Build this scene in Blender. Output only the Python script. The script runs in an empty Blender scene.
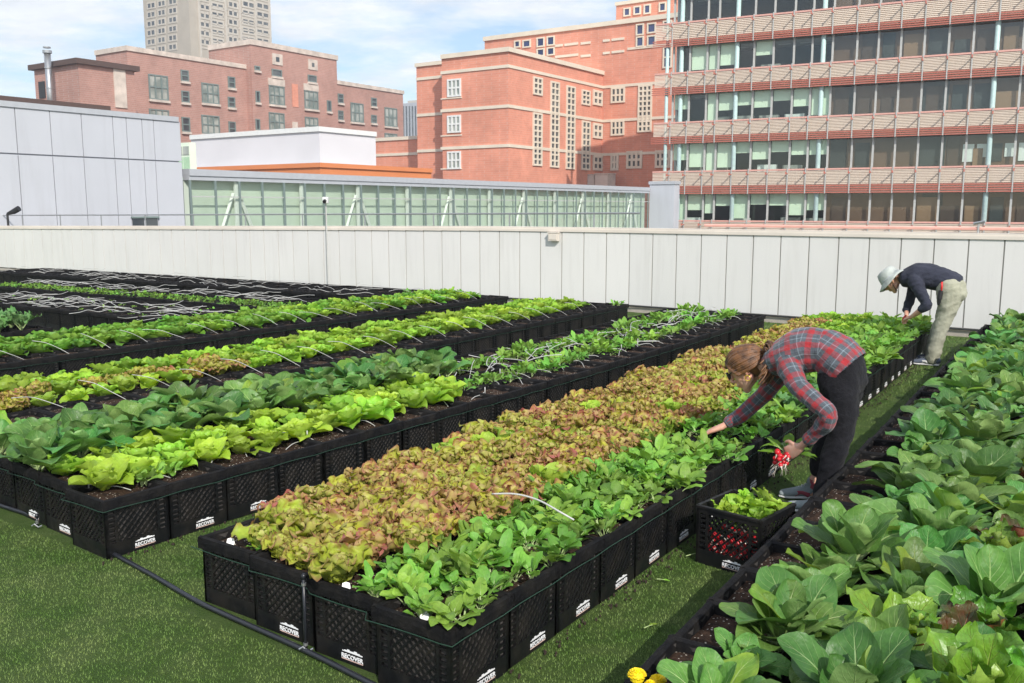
import bpy, bmesh, math, random
import numpy as np
from mathutils import Vector, Matrix
R_=math.radians
scene=bpy.context.scene
COL=scene.collection
# ------------------------------------------------------------------ camera
FPX=915.0; PITCH=R_(8.35); CAMZ=1.65
cam=bpy.data.cameras.new('camera'); camo=bpy.data.objects.new('camera',cam); COL.objects.link(camo)
cam.sensor_width=36; cam.lens=36*FPX/1024; cam.clip_start=.05; cam.clip_end=6000
camo.location=(0,0,CAMZ); camo.rotation_euler=(math.pi/2-PITCH,0,0); scene.camera=camo
def ray(px,py):
    a=(px-512)/FPX; b=-(py-341.5)/FPX
    return Vector((a,math.cos(PITCH)+b*math.sin(PITCH),-math.sin(PITCH)+b*math.cos(PITCH)))
def gp(px,py,z=0.0):
    d=ray(px,py); t=(z-CAMZ)/d.z; return Vector((d.x*t,d.y*t,z))
# ------------------------------------------------------------------ tags and object helpers
def tag(o,label=None,cat=None,group=None,kind=None):
    if label: o['label']=label
    if cat: o['category']=cat
    if group: o['group']=group
    if kind: o['kind']=kind
    return o
def empty(name,loc=(0,0,0),rz=0,label=None,cat=None,group=None):
    o=bpy.data.objects.new(name,None); COL.objects.link(o); o.location=loc; o.rotation_euler=(0,0,rz)
    o.empty_display_size=.1
    return tag(o,label,cat,group)
class MB:
    """collects faces of one mesh"""
    def __init__(s): s.v=[]; s.f=[]; s.m=[]; s.uv=[]; s.mats=[]
    def mi(s,mat):
        if mat not in s.mats: s.mats.append(mat)
        return s.mats.index(mat)
    def face(s,vs,mat,uv=None):
        b=len(s.v); s.v.extend([tuple(p) for p in vs]); s.f.append(tuple(range(b,b+len(vs)))); s.m.append(s.mi(mat)); s.uv.append(uv or [(0,0)]*len(vs))
    def box(s,lo,hi,mat,M=None):
        x0,y0,z0=lo; x1,y1,z1=hi
        P=[(x0,y0,z0),(x1,y0,z0),(x1,y1,z0),(x0,y1,z0),(x0,y0,z1),(x1,y0,z1),(x1,y1,z1),(x0,y1,z1)]
        if M is not None: P=[tuple(M@Vector(p)) for p in P]
        b=len(s.v); s.v.extend(P); k=s.mi(mat)
        for q in ((0,3,2,1),(4,5,6,7),(0,1,5,4),(1,2,6,5),(2,3,7,6),(3,0,4,7)):
            s.f.append(tuple(b+i for i in q)); s.m.append(k); s.uv.append([(0,0)]*4)
    def prism(s,poly,z0,z1,mat,top=None):
        n=len(poly); b=len(s.v)
        s.v.extend([(p[0],p[1],z0) for p in poly]); s.v.extend([(p[0],p[1],z1) for p in poly]); k=s.mi(mat)
        for i in range(n):
            j=(i+1)%n; s.f.append((b+i,b+j,b+n+j,b+n+i)); s.m.append(k); s.uv.append([(0,0)]*4)
        s.f.append(tuple(b+n+i for i in range(n))); s.m.append(s.mi(top or mat)); s.uv.append([(0,0)]*n)
        s.f.append(tuple(b+n-1-i for i in range(n))); s.m.append(k); s.uv.append([(0,0)]*n)
    def tube(s,pts,r,mat,n=6,caps=True):
        pts=[Vector(p) for p in pts]; rs=r if isinstance(r,(list,tuple)) else [r]*len(pts)
        b=len(s.v); k=s.mi(mat); pn=None
        for i,p in enumerate(pts):
            t=(pts[min(i+1,len(pts)-1)]-pts[max(i-1,0)])
            if t.length<1e-9: t=Vector((0,0,1))
            t.normalize()
            if pn is None: pn=t.orthogonal().normalized()
            else:
                pn=(pn-t*pn.dot(t)); pn=pn.normalized() if pn.length>1e-6 else t.orthogonal().normalized()
            q=t.cross(pn)
            for j in range(n):
                a=2*math.pi*j/n; s.v.append(tuple(p+(pn*math.cos(a)+q*math.sin(a))*rs[i]))
        for i in range(len(pts)-1):
            for j in range(n):
                j2=(j+1)%n; s.f.append((b+i*n+j,b+i*n+j2,b+(i+1)*n+j2,b+(i+1)*n+j)); s.m.append(k); s.uv.append([(j/n,i/len(pts)),((j+1)/n,i/len(pts)),((j+1)/n,(i+1)/len(pts)),(j/n,(i+1)/len(pts))])
        if caps:
            s.f.append(tuple(b+n-1-j for j in range(n))); s.m.append(k); s.uv.append([(0,0)]*n)
            e=b+(len(pts)-1)*n; s.f.append(tuple(e+j for j in range(n))); s.m.append(k); s.uv.append([(0,0)]*n)
    def mesh(s,name,smooth=False):
        me=bpy.data.meshes.new(name); me.from_pydata(s.v,[],s.f)
        for m in s.mats: me.materials.append(m)
        if len(s.mats)>1: me.polygons.foreach_set('material_index',s.m)
        uvl=me.uv_layers.new(name='UVMap'); flat=[c for f in s.uv for p in f for c in p]; uvl.data.foreach_set('uv',flat)
        if smooth: me.polygons.foreach_set('use_smooth',[True]*len(me.polygons))
        me.update(); return me
    def build(s,name,parent=None,smooth=False,loc=None,bevel=0):
        o=bpy.data.objects.new(name,s.mesh(name,smooth)); COL.objects.link(o)
        if parent is not None: o.parent=parent
        if loc is not None: o.location=loc
        if bevel:
            m=o.modifiers.new('bevel','BEVEL'); m.width=bevel; m.segments=1; m.limit_method='ANGLE'
        return o
def inst(name,me,loc,rz=0,parent=None,scale=None,rot=None):
    o=bpy.data.objects.new(name,me); COL.objects.link(o); o.location=loc; o.rotation_euler=rot or (0,0,rz)
    if scale is not None: o.scale=(scale,)*3 if isinstance(scale,(int,float)) else scale
    if parent is not None: o.parent=parent
    return o
def copy_tree(o,parent=None):
    c=o.copy(); COL.objects.link(c)
    if parent is not None: c.parent=parent
    for ch in list(o.children): copy_tree(ch,c)
    return c
# ------------------------------------------------------------------ materials
class NT:
    def __init__(s,name):
        s.mat=bpy.data.materials.new(name); s.mat.use_nodes=True; s.t=s.mat.node_tree; s.t.nodes.clear()
        s.out=s.t.nodes.new('ShaderNodeOutputMaterial')
    def n(s,typ,_in=None,**kw):
        nd=s.t.nodes.new(typ)
        for k,v in kw.items(): setattr(nd,k,v)
        for k,v in (_in or {}).items():
            sk=nd.inputs[k]
            if isinstance(v,bpy.types.NodeSocket): s.t.links.new(v,sk)
            else:
                if sk.type=='RGBA' and len(v)==3: v=(*v,1)
                sk.default_value=v
        return nd
    def math(s,op,a,b=0.0,c=0.0,clamp=False):
        nd=s.n('ShaderNodeMath',{0:a,1:b,2:c},operation=op); nd.use_clamp=clamp; return nd.outputs[0]
    def mix(s,f,a,b,blend='MIX'):
        nd=s.n('ShaderNodeMix',data_type='RGBA',blend_type=blend)
        for k,v in ((0,f),(6,a),(7,b)):
            if isinstance(v,bpy.types.NodeSocket): s.t.links.new(v,nd.inputs[k])
            else: nd.inputs[k].default_value=v if k==0 else (*v[:3],1)
        return nd.outputs[2]
    def noise(s,vec,scale,detail=3,rough=.55,out='Fac'):
        nd=s.n('ShaderNodeTexNoise',{'Scale':scale,'Detail':detail,'Roughness':rough})
        if vec is not None: s.t.links.new(vec,nd.inputs['Vector'])
        return nd.outputs[out]
    def ramp(s,f,a,b,lo=0.0,hi=1.0):
        return s.n('ShaderNodeMapRange',{0:f,1:a,2:b,3:lo,4:hi}).outputs[0]
    def bump(s,h,strength,dist=.01):
        return s.n('ShaderNodeBump',{'Height':h,'Strength':strength,'Distance':dist}).outputs[0]
    def pbr(s,col,rough=.6,metal=0.0,normal=None,**kw):
        i={'Base Color':col,'Roughness':rough,'Metallic':metal}
        if normal is not None: i['Normal']=normal
        i.update({k.replace('_',' '):v for k,v in kw.items()})
        return s.n('ShaderNodeBsdfPrincipled',i).outputs[0]
    def done(s,sh): s.t.links.new(sh,s.out.inputs[0]); return s.mat
def coords(t,kind='Object'): return t.n('ShaderNodeTexCoord').outputs[kind]
def wpos(t): return t.n('ShaderNodeNewGeometry').outputs['Position']
def plain(name,col,rough=.6,metal=0.0,var=.12,scale=6,bump=0.0,world=True,var2=0):
    t=NT(name); p=wpos(t) if world else coords(t)
    nz=t.noise(p,scale,4); k=t.ramp(nz,.25,.75,1-var,1+var)
    c=t.mix(1.0,col,(1,1,1),'MULTIPLY'); hs=t.n('ShaderNodeHueSaturation',{'Value':k,'Color':c}).outputs[0]
    r=t.ramp(t.noise(p,scale*3,2),.3,.7,rough*.85,min(1,rough*1.15))
    nm=t.bump(t.noise(p,scale*12,3),bump,.01) if bump else None
    return t.done(t.pbr(hs,r,metal,nm))
def leafmat(name,base,vein,alt,rough=.42,trans=.22,nv=7.0,edge=None,veinamt=.7,hue=.02,valv=.30,bl=.35,back=None):
    t=NT(name)
    uv=t.n('ShaderNodeUVMap').outputs[0]; sp=t.n('ShaderNodeSeparateXYZ',{0:uv}); u,v=sp.outputs[0],sp.outputs[1]
    du=t.math('ABSOLUTE',t.math('SUBTRACT',u,.5))
    wmid=t.math('MULTIPLY_ADD',t.math('SUBTRACT',1.0,v),.035,.008)
    mid=t.math('SUBTRACT',1.0,t.math('DIVIDE',du,wmid),clamp=True)
    fr=t.math('FRACT',t.math('MULTIPLY_ADD',v,nv,t.math('MULTIPLY',du,-nv*.9)))
    fd=t.math('ABSOLUTE',t.math('SUBTRACT',fr,.5))
    sv=t.math('MULTIPLY',t.ramp(fd,.0,.07,1,0),t.ramp(du,.05,.48,1,.12))
    o=coords(t); rnd=t.n('ShaderNodeObjectInfo').outputs['Random']
    n1=t.noise(o,14,3); n2=t.noise(o,70,2)
    col=t.mix(t.ramp(n1,.35,.68),base,alt)
    if edge is not None:
        ef=t.math('ADD',t.ramp(v,.45,1.0,0,.75),t.ramp(du,.25,.5,0,.6))
        ef=t.math('ADD',ef,t.ramp(n1,.3,.7,-.45,.35)); ef=t.math('ADD',ef,t.math('MULTIPLY_ADD',rnd,.6,-.40),clamp=True)
        col=t.mix(ef,col,edge)
    vv=t.math('MULTIPLY',t.math('MAXIMUM',mid,t.math('MULTIPLY',sv,.6)),veinamt)
    col=t.mix(vv,col,vein)
    geo=t.n('ShaderNodeNewGeometry')
    val=t.math('MULTIPLY',t.ramp(rnd,0,1,1-valv,1+valv),t.ramp(n2,.3,.7,.88,1.12))
    rr=t.math('FRACT',t.math('MULTIPLY',rnd,17.3))
    col=t.n('ShaderNodeHueSaturation',{'Hue':t.ramp(rr,0,1,.5-hue,.5+hue),'Value':val,'Color':col}).outputs[0]
    bk=t.mix(.35,col,back or vein); colf=t.mix(geo.outputs['Backfacing'],col,bk)
    h=t.math('ADD',t.math('MULTIPLY',vv,-.8),t.math('MULTIPLY',t.noise(o,45,2),.9))
    nm=t.bump(h,bl,.006)
    pb=t.pbr(colf,t.ramp(n2,.2,.8,rough*.9,rough*1.25),0,nm,Specular_IOR_Level=.36)
    tc=t.n('ShaderNodeHueSaturation',{'Hue':.485,'Saturation':1.15,'Value':1.35,'Color':col}).outputs[0]
    tr=t.n('ShaderNodeBsdfTranslucent',{'Color':tc,'Normal':nm}).outputs[0]
    ms=t.n('ShaderNodeMixShader',{0:trans,1:pb,2:tr}).outputs[0]
    return t.done(ms)
M={}
M['collard']=leafmat('bok choy leaf',(.088,.205,.040),(.42,.58,.22),(.055,.150,.028),rough=.42,trans=.15,nv=6,veinamt=.75,valv=.36,hue=.03,bl=.7)
M['collard_y']=leafmat('yellowing bok choy leaf',(.13,.26,.03),(.40,.52,.20),(.20,.30,.035),rough=.42,trans=.25,nv=6,veinamt=.6)
M['butter']=leafmat('butterhead leaf',(.29,.47,.042),(.44,.56,.16),(.21,.40,.032),rough=.42,trans=.26,nv=6,veinamt=.35)
M['lett']=leafmat('green lettuce leaf',(.27,.44,.038),(.42,.54,.14),(.18,.35,.030),rough=.45,trans=.26,nv=6,veinamt=.3)
M['lett_d']=leafmat('darker lettuce leaf',(.16,.34,.035),(.34,.46,.13),(.10,.25,.028),rough=.45,trans=.24,nv=6,veinamt=.3)
M['red']=leafmat('red leaf lettuce leaf',(.47,.53,.055),(.50,.52,.16),(.35,.46,.042),rough=.5,trans=.26,nv=7,edge=(.30,.130,.075),veinamt=.25,hue=.03,valv=.22)
M['rad']=leafmat('radish leaf',(.185,.355,.048),(.38,.50,.18),(.12,.28,.036),rough=.48,trans=.24,nv=7,veinamt=.45)
M['ara']=leafmat('serrated greens leaf',(.17,.36,.045),(.36,.48,.17),(.12,.28,.035),rough=.48,trans=.22,nv=7,veinamt=.4)
M['kale']=leafmat('kale leaf',(.085,.22,.055),(.28,.40,.2),(.06,.165,.045),rough=.5,trans=.14,nv=8,veinamt=.5)
M['chard']=leafmat('chard leaf',(.085,.21,.025),(.34,.40,.10),(.15,.30,.03),rough=.34,trans=.2,nv=6,veinamt=.7,bl=.9)
M['chard_r']=leafmat('red chard leaf',(.07,.10,.028),(.40,.05,.03),(.12,.045,.025),rough=.34,trans=.18,nv=6,veinamt=.8,bl=.9)
M['stem']=plain('pale leaf stalk',(.36,.46,.20),.45,var=.1,scale=30,world=False)
M['stem_r']=plain('red leaf stalk',(.42,.06,.02),.4,var=.2,scale=30,world=False)
M['tube']=plain('white drip tube plastic',(.46,.46,.44),.4,var=.08)
M['pvc']=plain('black poly pipe',(.018,.02,.026),.35,var=.2)
def _plastic():
    t=NT('black crate plastic'); o=wpos(t)
    d=t.ramp(t.noise(o,9,4),.45,.8); c=t.mix(d,(.006,.0065,.0075),(.022,.019,.016))
    return t.done(t.pbr(c,t.ramp(t.noise(o,30,3),.3,.7,.32,.6),0,t.bump(t.noise(o,120,2),.12,.003),Specular_IOR_Level=.28))
M['plastic']=_plastic()
def _fab():
    t=NT('black landscape fabric'); o=wpos(t)
    c=t.mix(t.ramp(t.noise(o,14,4),.4,.75),(.0055,.0055,.0065),(.017,.0155,.014))
    return t.done(t.pbr(c,.75,0,t.bump(t.noise(o,35,4),.6,.012),Specular_IOR_Level=.15))
M['fabric']=_fab()
M['bag']=plain('dusty black planting bag',(.045,.041,.038),.85,var=.5,scale=22)
def _soil():
    t=NT('potting soil with perlite'); o=wpos(t)
    n=t.noise(o,30,5,.7); c=t.mix(t.ramp(n,.35,.7),(.016,.009,.006),(.075,.042,.026))
    vo=t.n('ShaderNodeTexVoronoi',{'Scale':75.0,'Vector':o}); sel=t.math('LESS_THAN',vo.outputs['Distance'],.26)
    rs=t.n('ShaderNodeSeparateXYZ',{0:vo.outputs['Color']}).outputs[0]
    pk=t.math('MULTIPLY',sel,t.math('GREATER_THAN',rs,.6)); c=t.mix(pk,c,(.55,.50,.42))
    h=t.math('ADD',t.noise(o,55,4,.7),t.math('MULTIPLY',pk,.5))
    return t.done(t.pbr(c,.95,0,t.bump(h,1.0,.02),Specular_IOR_Level=.2))
M['soil']=_soil()
def _turf():
    t=NT('green artificial turf'); o=wpos(t)
    a=t.noise(o,1.1,4,.6); b=t.noise(o,3.2,5,.7); c3=t.noise(o,160,3,.7)
    c=t.mix(t.ramp(a,.35,.68),(.055,.110,.014),(.080,.140,.026))
    c=t.mix(t.ramp(b,.4,.75,0,.8),c,(.17,.215,.075))
    c=t.mix(t.ramp(c3,.35,.7,0,.7),c,(.030,.075,.012))
    return t.done(t.pbr(c,.8,0,t.bump(t.noise(o,240,3,.8),.9,.02),Specular_IOR_Level=.2))
M['turf']=_turf()
def _blade():
    t=NT('turf blade plastic'); o=wpos(t)
    a=t.noise(o,1.1,4,.6); b=t.noise(o,3.2,5,.7); d=t.noise(o,300,1)
    c=t.mix(t.ramp(a,.35,.68),(.068,.145,.018),(.108,.190,.034)); c=t.mix(t.ramp(b,.4,.75,0,.8),c,(.24,.29,.092))
    c=t.n('ShaderNodeHueSaturation',{'Value':t.ramp(d,.3,.7,.86,1.18),'Color':c}).outputs[0]
    return t.done(t.pbr(c,.55,0,None,Specular_IOR_Level=.3))
M['blade']=_blade()
def brickmat(name,a,b,mortar,rough=.85,scale=1.0,dark=0.0):
    t=NT(name); o=wpos(t)
    sp=t.n('ShaderNodeSeparateXYZ',{0:o}); 
    h=t.math('ADD',t.math('MULTIPLY',sp.outputs[0],.83),t.math('MULTIPLY',sp.outputs[1],.56))
    h2=t.math('ADD',h,t.math('MULTIPLY',sp.outputs[1],1.3))
    vec=t.n('ShaderNodeCombineXYZ',{0:h2,1:sp.outputs[2],2:0.0}).outputs[0]
    br=t.n('ShaderNodeTexBrick',{'Vector':vec,'Color1':a,'Color2':b,'Mortar':mortar,'Scale':scale,'Mortar Size':.018,'Brick Width':.6,'Row Height':.2,'Bias':-.2})
    n=t.noise(o,.25,5,.6); n2=t.noise(o,1.3,4,.6)
    v=t.math('MULTIPLY',t.ramp(n,.3,.7,.88,1.12),t.ramp(n2,.3,.7,.92,1.08))
    c=t.n('ShaderNodeHueSaturation',{'Value':v,'Color':br.outputs[0]}).outputs[0]
    return t.done(t.pbr(c,rough))
M['brick_old']=brickmat('old red brick',(.45,.24,.195),(.40,.205,.165),(.46,.34,.29))
M['brick_or']=brickmat('orange red brick',(.70,.285,.19),(.65,.25,.165),(.68,.35,.26))
M['band']=plain('cream precast stone',(.72,.64,.52),.8,var=.08,scale=.8)
M['tower']=plain('tan concrete tower',(.46,.41,.34),.85,var=.08,scale=.3)
M['tower_l']=plain('pale concrete grid',(.56,.51,.44),.85,var=.08,scale=.3)
M['stonecap']=plain('weathered limestone cap',(.60,.52,.45),.85,var=.25,scale=1.2)
def glassy(name,c1,c2,scale=.4,rough=.06):
    t=NT(name); o=wpos(t); n=t.noise(o,scale,2)
    c=t.mix(t.ramp(n,.4,.6),c1,c2)
    return t.done(t.pbr(c,rough,0,t.bump(t.noise(o,.6,2),.03,.1),Specular_IOR_Level=.7))
M['win_dark']=glassy('dark window glass',(.045,.055,.065),(.12,.13,.13))
M['win_blue']=glassy('blue window glass',(.02,.03,.10),(.04,.06,.16))
M['win_pale']=glassy('window glass with blinds',(.20,.24,.22),(.42,.44,.40),.8,.12)
def clearglass(name,tint,refl=.14):
    t=NT(name)
    fr=t.math('MULTIPLY',t.math('POWER',t.n('ShaderNodeLayerWeight').outputs['Facing'],4.0),.6)
    tr=t.n('ShaderNodeBsdfTransparent',{'Color':tint}).outputs[0]
    gl=t.n('ShaderNodeBsdfGlossy',{'Color':(.8,.86,.86),'Roughness':.03}).outputs[0]
    f=t.math('ADD',fr,refl+.04,clamp=True)
    return t.done(t.n('ShaderNodeMixShader',{0:f,1:tr,2:gl}).outputs[0])
M['glass_c']=clearglass('clear curtain wall glass',(.88,.95,.91),.03)
M['glass_g']=clearglass('green tinted corridor glass',(.90,.96,.91),.05)
M['white']=plain('white painted steel',(.74,.75,.73),.5,var=.06)
def corr(name,col,pitch,horizontal=True,rough=.5):
    t=NT(name); o=wpos(t); sp=t.n('ShaderNodeSeparateXYZ',{0:o})
    w=t.math('SINE',t.math('MULTIPLY',sp.outputs[2],2*math.pi/pitch))
    c=t.n('ShaderNodeHueSaturation',{'Value':t.ramp(t.noise(o,.3,4),.3,.7,.95,1.05),'Color':(*col,1)}).outputs[0]
    return t.done(t.pbr(c,rough))
M['corr_white']=corr('white corrugated cladding',(.68,.665,.69),.55)
M['orange']=plain('orange metal cladding',(.66,.23,.09),.6,var=.06,scale=.5)

M['greyjoint']=plain('panel joint shadow gap',(.30,.31,.35),.7)
M['greytrim']=plain('grey metal roof trim',(.42,.44,.47),.45,var=.06)
def streaky(name,col,rough,amt,sx=7,sz=.6):
    t=NT(name); p=wpos(t); mp=t.n('ShaderNodeMapping',{'Vector':p,'Scale':(sx,sx,sz)}).outputs[0]
    a=t.noise(mp,1.0,5,.65); b=t.noise(p,.7,3); sp=t.n('ShaderNodeSeparateXYZ',{0:p}).outputs[2]
    k=t.math('MULTIPLY',t.ramp(a,.5,.78,1.0,1-amt),t.ramp(b,.3,.7,1-amt*.35,1+amt*.25))
    c=t.n('ShaderNodeHueSaturation',{'Value':k,'Color':(*col,1)}).outputs[0]; c=t.mix(t.ramp(a,.55,.85,0,amt*1.2),c,(col[0]*.72,col[1]*.66,col[2]*.56))
    return t.done(t.pbr(c,t.ramp(b,.3,.7,rough*.85,rough*1.2),0,t.bump(t.noise(p,1.3,2),.12,.02)))
M['wallpanel']=streaky('off white metal parapet panel',(.665,.655,.635),.5,.09)
M['greypanel']=streaky('pale grey metal panel',(.50,.515,.555),.42,.08,2.5,.25)
M['wallgap']=plain('parapet panel joint',(.33,.32,.29),.8)
M['cap']=plain('cream coping metal',(.66,.60,.53),.55,var=.08,scale=2)
M['curb']=plain('stained concrete curb',(.40,.36,.31),.9,var=.2,scale=5,bump=.3)
M['mull']=plain('grey green aluminium mullion',(.17,.22,.21),.45)
M['mull_l']=plain('pale aluminium mullion',(.45,.46,.44),.4)
M['teal']=plain('pale teal painted column',(.46,.62,.60),.5)
M['louv']=plain('cream louvre blade',(.72,.61,.50),.6,var=.05)
M['redtube']=plain('terracotta sunshade tube',(.50,.15,.105),.5,var=.08)
M['pink']=plain('salmon metal edge',(.66,.36,.30),.5)
M['blind']=plain('pale green roller blind',(.72,.82,.66),.7,var=.08,scale=.6)
M['brown2']=plain('brick reflection dark brown',(.075,.042,.028),.6,var=.3,scale=.3); M['brown3']=plain('brick reflection light brown',(.26,.15,.085),.6,var=.2,scale=.3)  # painted reflection: browns of a mirrored brick building, the pale one as if lit
M['backwall']=plain('pale translucent back wall',(.54,.60,.52),.6,var=.1,scale=.5)
M['brown']=plain('brick reflection brown',(.15,.082,.05),.7,var=.25,scale=.25)  # brown put in for the brick building reflected in the right-hand glass
M['darkint']=plain('dark interior',(.035,.04,.04),.8,var=.4,scale=.4)
M['floor_in']=plain('interior slab',(.30,.30,.28),.8)
M['roofgrey']=plain('grey roof membrane',(.30,.30,.30),.9,var=.15,scale=.2)
M['asph']=plain('asphalt street',(.06,.06,.06),.9,var=.2,scale=.1)
M['metal']=plain('galvanised metal',(.45,.46,.47),.35,metal=.8,var=.1)
M['black']=plain('black metal',(.015,.015,.017),.5)
M['darkroof']=plain('dark brown roof edge',(.09,.055,.045),.7)
# ------------------------------------------------------------------ directions of the site grid
U=Vector((.560,.8285,0)); W=Vector((.8285,-.560,0))      # along the beds / along the parapet
class Fac:
    """a vertical facade plane: point P, direction D (to the right in the photo), normal n to the viewer"""
    def __init__(s,P,D):
        s.P=Vector((P[0],P[1],0)); s.D=D.normalized(); s.n=Vector((s.D.y,-s.D.x,0))
    def hit(s,px,py):
        d=ray(px,py); o=Vector((0,0,CAMZ)); t=((s.P-o).dot(s.n))/d.dot(s.n); q=o+d*t
        return (q-s.P).dot(s.D),q.z
    def s(s,px,py=150): return s.hit(px,py)[0]
    def z(s,px,py): return s.hit(px,py)[1]
    def pt(s,a,out=0.0): v=s.P+s.D*a+s.n*out; return (v.x,v.y)
    def mat(s,a=0,out=0,z=0):
        v=s.P+s.D*a+s.n*out
        return Matrix(((s.D.x,-s.n.x,0,v.x),(s.D.y,-s.n.y,0,v.y),(0,0,1,z),(0,0,0,1)))   # local x = along, local y = into the building
    def rect(s,mb,x0,x1,yt,yb,mat,out0=-.05,out1=.05):
        xc=(x0+x1)/2; yc=(yt+yb)/2
        s0,s1=s.s(x0,yc),s.s(x1,yc); z1,z0=s.z(xc,yt),s.z(xc,yb)
        mb.box((s0,-out1,z0),(s1,-out0,z1),mat,s.mat()); return s0,s1,z0,z1
    def strip(s,mb,x0,x1,y0,h_px,mat,out1=.08,out0=-.05):
        """a level band: its top is y0 at column x0"""
        z1=s.z(x0,y0); z0=s.z(x0,y0+h_px); mb.box((s.s(x0,y0),-out1,z0),(s.s(x1,y0),-out0,z1),mat,s.mat())
def at_depth(px,depth): 
    d=ray(px,207); return Vector((d.x/d.y*depth,depth,0))
Z=lambda ox,oy,sc:(lambda x,y:(ox+x*sc,oy+y*sc))
zA=.33664; zB=.33664; zC=.35547
def window(fac,root,x0,x1,yt,yb,nx,ny,mat='win_pale',frame='mull',sill='band',lintel=None,name='window',fw=.11,depth=.12):
    w=MB(); xc=(x0+x1)/2; yc=(yt+yb)/2
    s0,s1=fac.s(x0,yc),fac.s(x1,yc); z1,z0=fac.z(xc,yt),fac.z(xc,yb); Mx=fac.mat()
    w.box((s0,-.03,z0),(s1,.1,z1),M[mat],Mx)
    for i in range(nx+1):
        a=s0+(s1-s0)*i/nx; w.box((a-fw/2,-depth,z0-fw/2),(a+fw/2,.05,z1+fw/2),M[frame],Mx)
    for j in range(1,ny) if ny>1 else []:
        b=z0+(z1-z0)*j/ny; w.box((s0+fw/2,-depth+.02,b-fw/2),(s1-fw/2,.05,b+fw/2),M[frame],Mx)
    for b in (z0,z1): w.box((s0+fw/2+.002,-depth+.01,b-fw/2+.002),(s1-fw/2-.002,.05,b+fw/2-.002),M[frame],Mx)
    o=w.build(name,root)
    if sill:
        q=MB(); q.box((s0-.15,-depth-.12,z0-.32),(s1+.15,.05,z0-fw/2-.002),M[sill],Mx); q.build('sill',o)
    if lintel:
        q=MB(); q.box((s0-.15,-depth-.02,z1+fw/2+.002),(s1+.15,.05,z1+lintel),M['stonecap'],Mx); q.build('lintel',o)
    return o
def solid(name,poly,z0,z1,mat,parent,top='roofgrey'):
    m=MB(); m.prism(poly,z0,z1,M[mat],M[top]); return m.build(name,parent)
ZG=-9.0
# ------------------------------------------------------------------ grounds
w0=Vector((-13.32,23.82,0)); w1=Vector((1.87,14.53,0)); w2=Vector((5.70,11.76,0))
d01=(w1-w0).normalized(); d12=(w2-w1).normalized(); wL=w0-d01*9; wR=w2+d12*9
g=MB(); g.face([(-40,-12,0),(30,-12,0),(30,0,0),(wR.x,wR.y,0),(w2.x,w2.y,0),(w1.x,w1.y,0),(wL.x,wL.y,0),(-40,28,0)],M['turf'])
tag(g.build('roof_turf'),kind='structure')
g=MB(); g.prism([(-40,-12),(30,-12),(30,0),(wR.x,wR.y),(w2.x,w2.y),(w1.x,w1.y),(wL.x,wL.y),(-40,28)],ZG,-.02,M['roofgrey'])
tag(g.build('roof_deck'),kind='structure')
g=MB(); g.face([(-3000,-3000,ZG),(3000,-3000,ZG),(3000,5000,ZG),(-3000,5000,ZG)],M['asph']); tag(g.build('street_ground'),kind='structure')
# ------------------------------------------------------------------ parapet wall
wall=empty('parapet_wall',(w1.x,w1.y,0),0,'long low parapet wall of off white metal panels under a cream coping','wall')
def wl(p): return (p[0]-w1.x,p[1]-w1.y)
LW=(w1-wL).length; LR=(wR-w1).length
def wpt(s):   # s measured from w1, negative to the left
    if s<=0: return w1+d01*s,d01
    return w1+d12*s,d12
def ztop(s): return 1.10+.15*min(1,max(0,(s+17.8)/15.0))
pitch=.405
k=0
S=[-LW+i*pitch for i in range(int((LW)/pitch)+1)]; off=LW-(len(S)-1)*pitch; 
S=[x+off for x in S]                       # a joint falls on the bend
S=S+[i*pitch for i in range(1,int(LR/pitch))]
bk=MB(); cap=MB(); curb=MB(); rail=MB()
for i in range(len(S)-1):
    a,b=S[i],S[i+1]; p,d=wpt((a+b)/2); pa,_=wpt(a); n=Vector((d.y,-d.x,0))
    Mx=Matrix(((d.x,-n.x,0,pa.x-w1.x),(d.y,-n.y,0,pa.y-w1.y),(0,0,1,0),(0,0,0,1)))
    zt0,zt1=ztop(a),ztop(b); g2=.018; L=b-a
    m=MB()
    def hexa(mb,x0,x1,y0,y1,z0,za,zb,mat):
        P=[(x0,y0,z0),(x1,y0,z0),(x1,y1,z0),(x0,y1,z0),(x0,y0,za),(x1,y0,zb),(x1,y1,zb),(x0,y1,za)]
        P=[tuple(Mx@Vector(q)) for q in P]
        for q in ((0,3,2,1),(4,5,6,7),(0,1,5,4),(1,2,6,5),(2,3,7,6),(3,0,4,7)): mb.face([P[j] for j in q],mat)
    if (pa-Vector((0,0,0))).length<40 and a> -21.5:
        hexa(m,g2/2,L-g2/2,-.025,.0,.115,zt0-.004,zt1-.004,M['wallpanel']); o=m.build('panel',wall)
    hexa(bk,0,L,-.012,.16,.10,zt0,zt1,M['wallgap'])
    hexa(cap,0,L,-.045,.24,zt0,zt0+.045,zt1+.045,M['cap']); 
    hexa(cap,0,L,-.035,.22,zt0+.045,zt0+.075,zt1+.075,M['cap']); 
    hexa(curb,0,L,-.03,.2,0,.085,.085,M['curb'])
bk.build('backing',wall); cap.build('coping',wall); curb.build('base_curb',wall)
m=MB(); 
pts=[]
for s in np.arange(1.2,LR-.5,.5): p,d=wpt(s); pts.append((p.x-w1.x+U.x*.12,p.y-w1.y+U.y*.12,ztop(s)+.13))
m.tube(pts,.022,M['pink'],6); m.build('upper_rail',wall)
m=MB(); pts=[]
for s in np.arange(-8.2,LR-.5,.6): p,d=wpt(s); pts.append((p.x-w1.x-U.x*.06,p.y-w1.y-U.y*.06,.100))
m.tube(pts,.012,M['black'],5); m.build('bottom_gap_line',wall)  # black rod added to draw the dark gap under the panels
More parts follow.
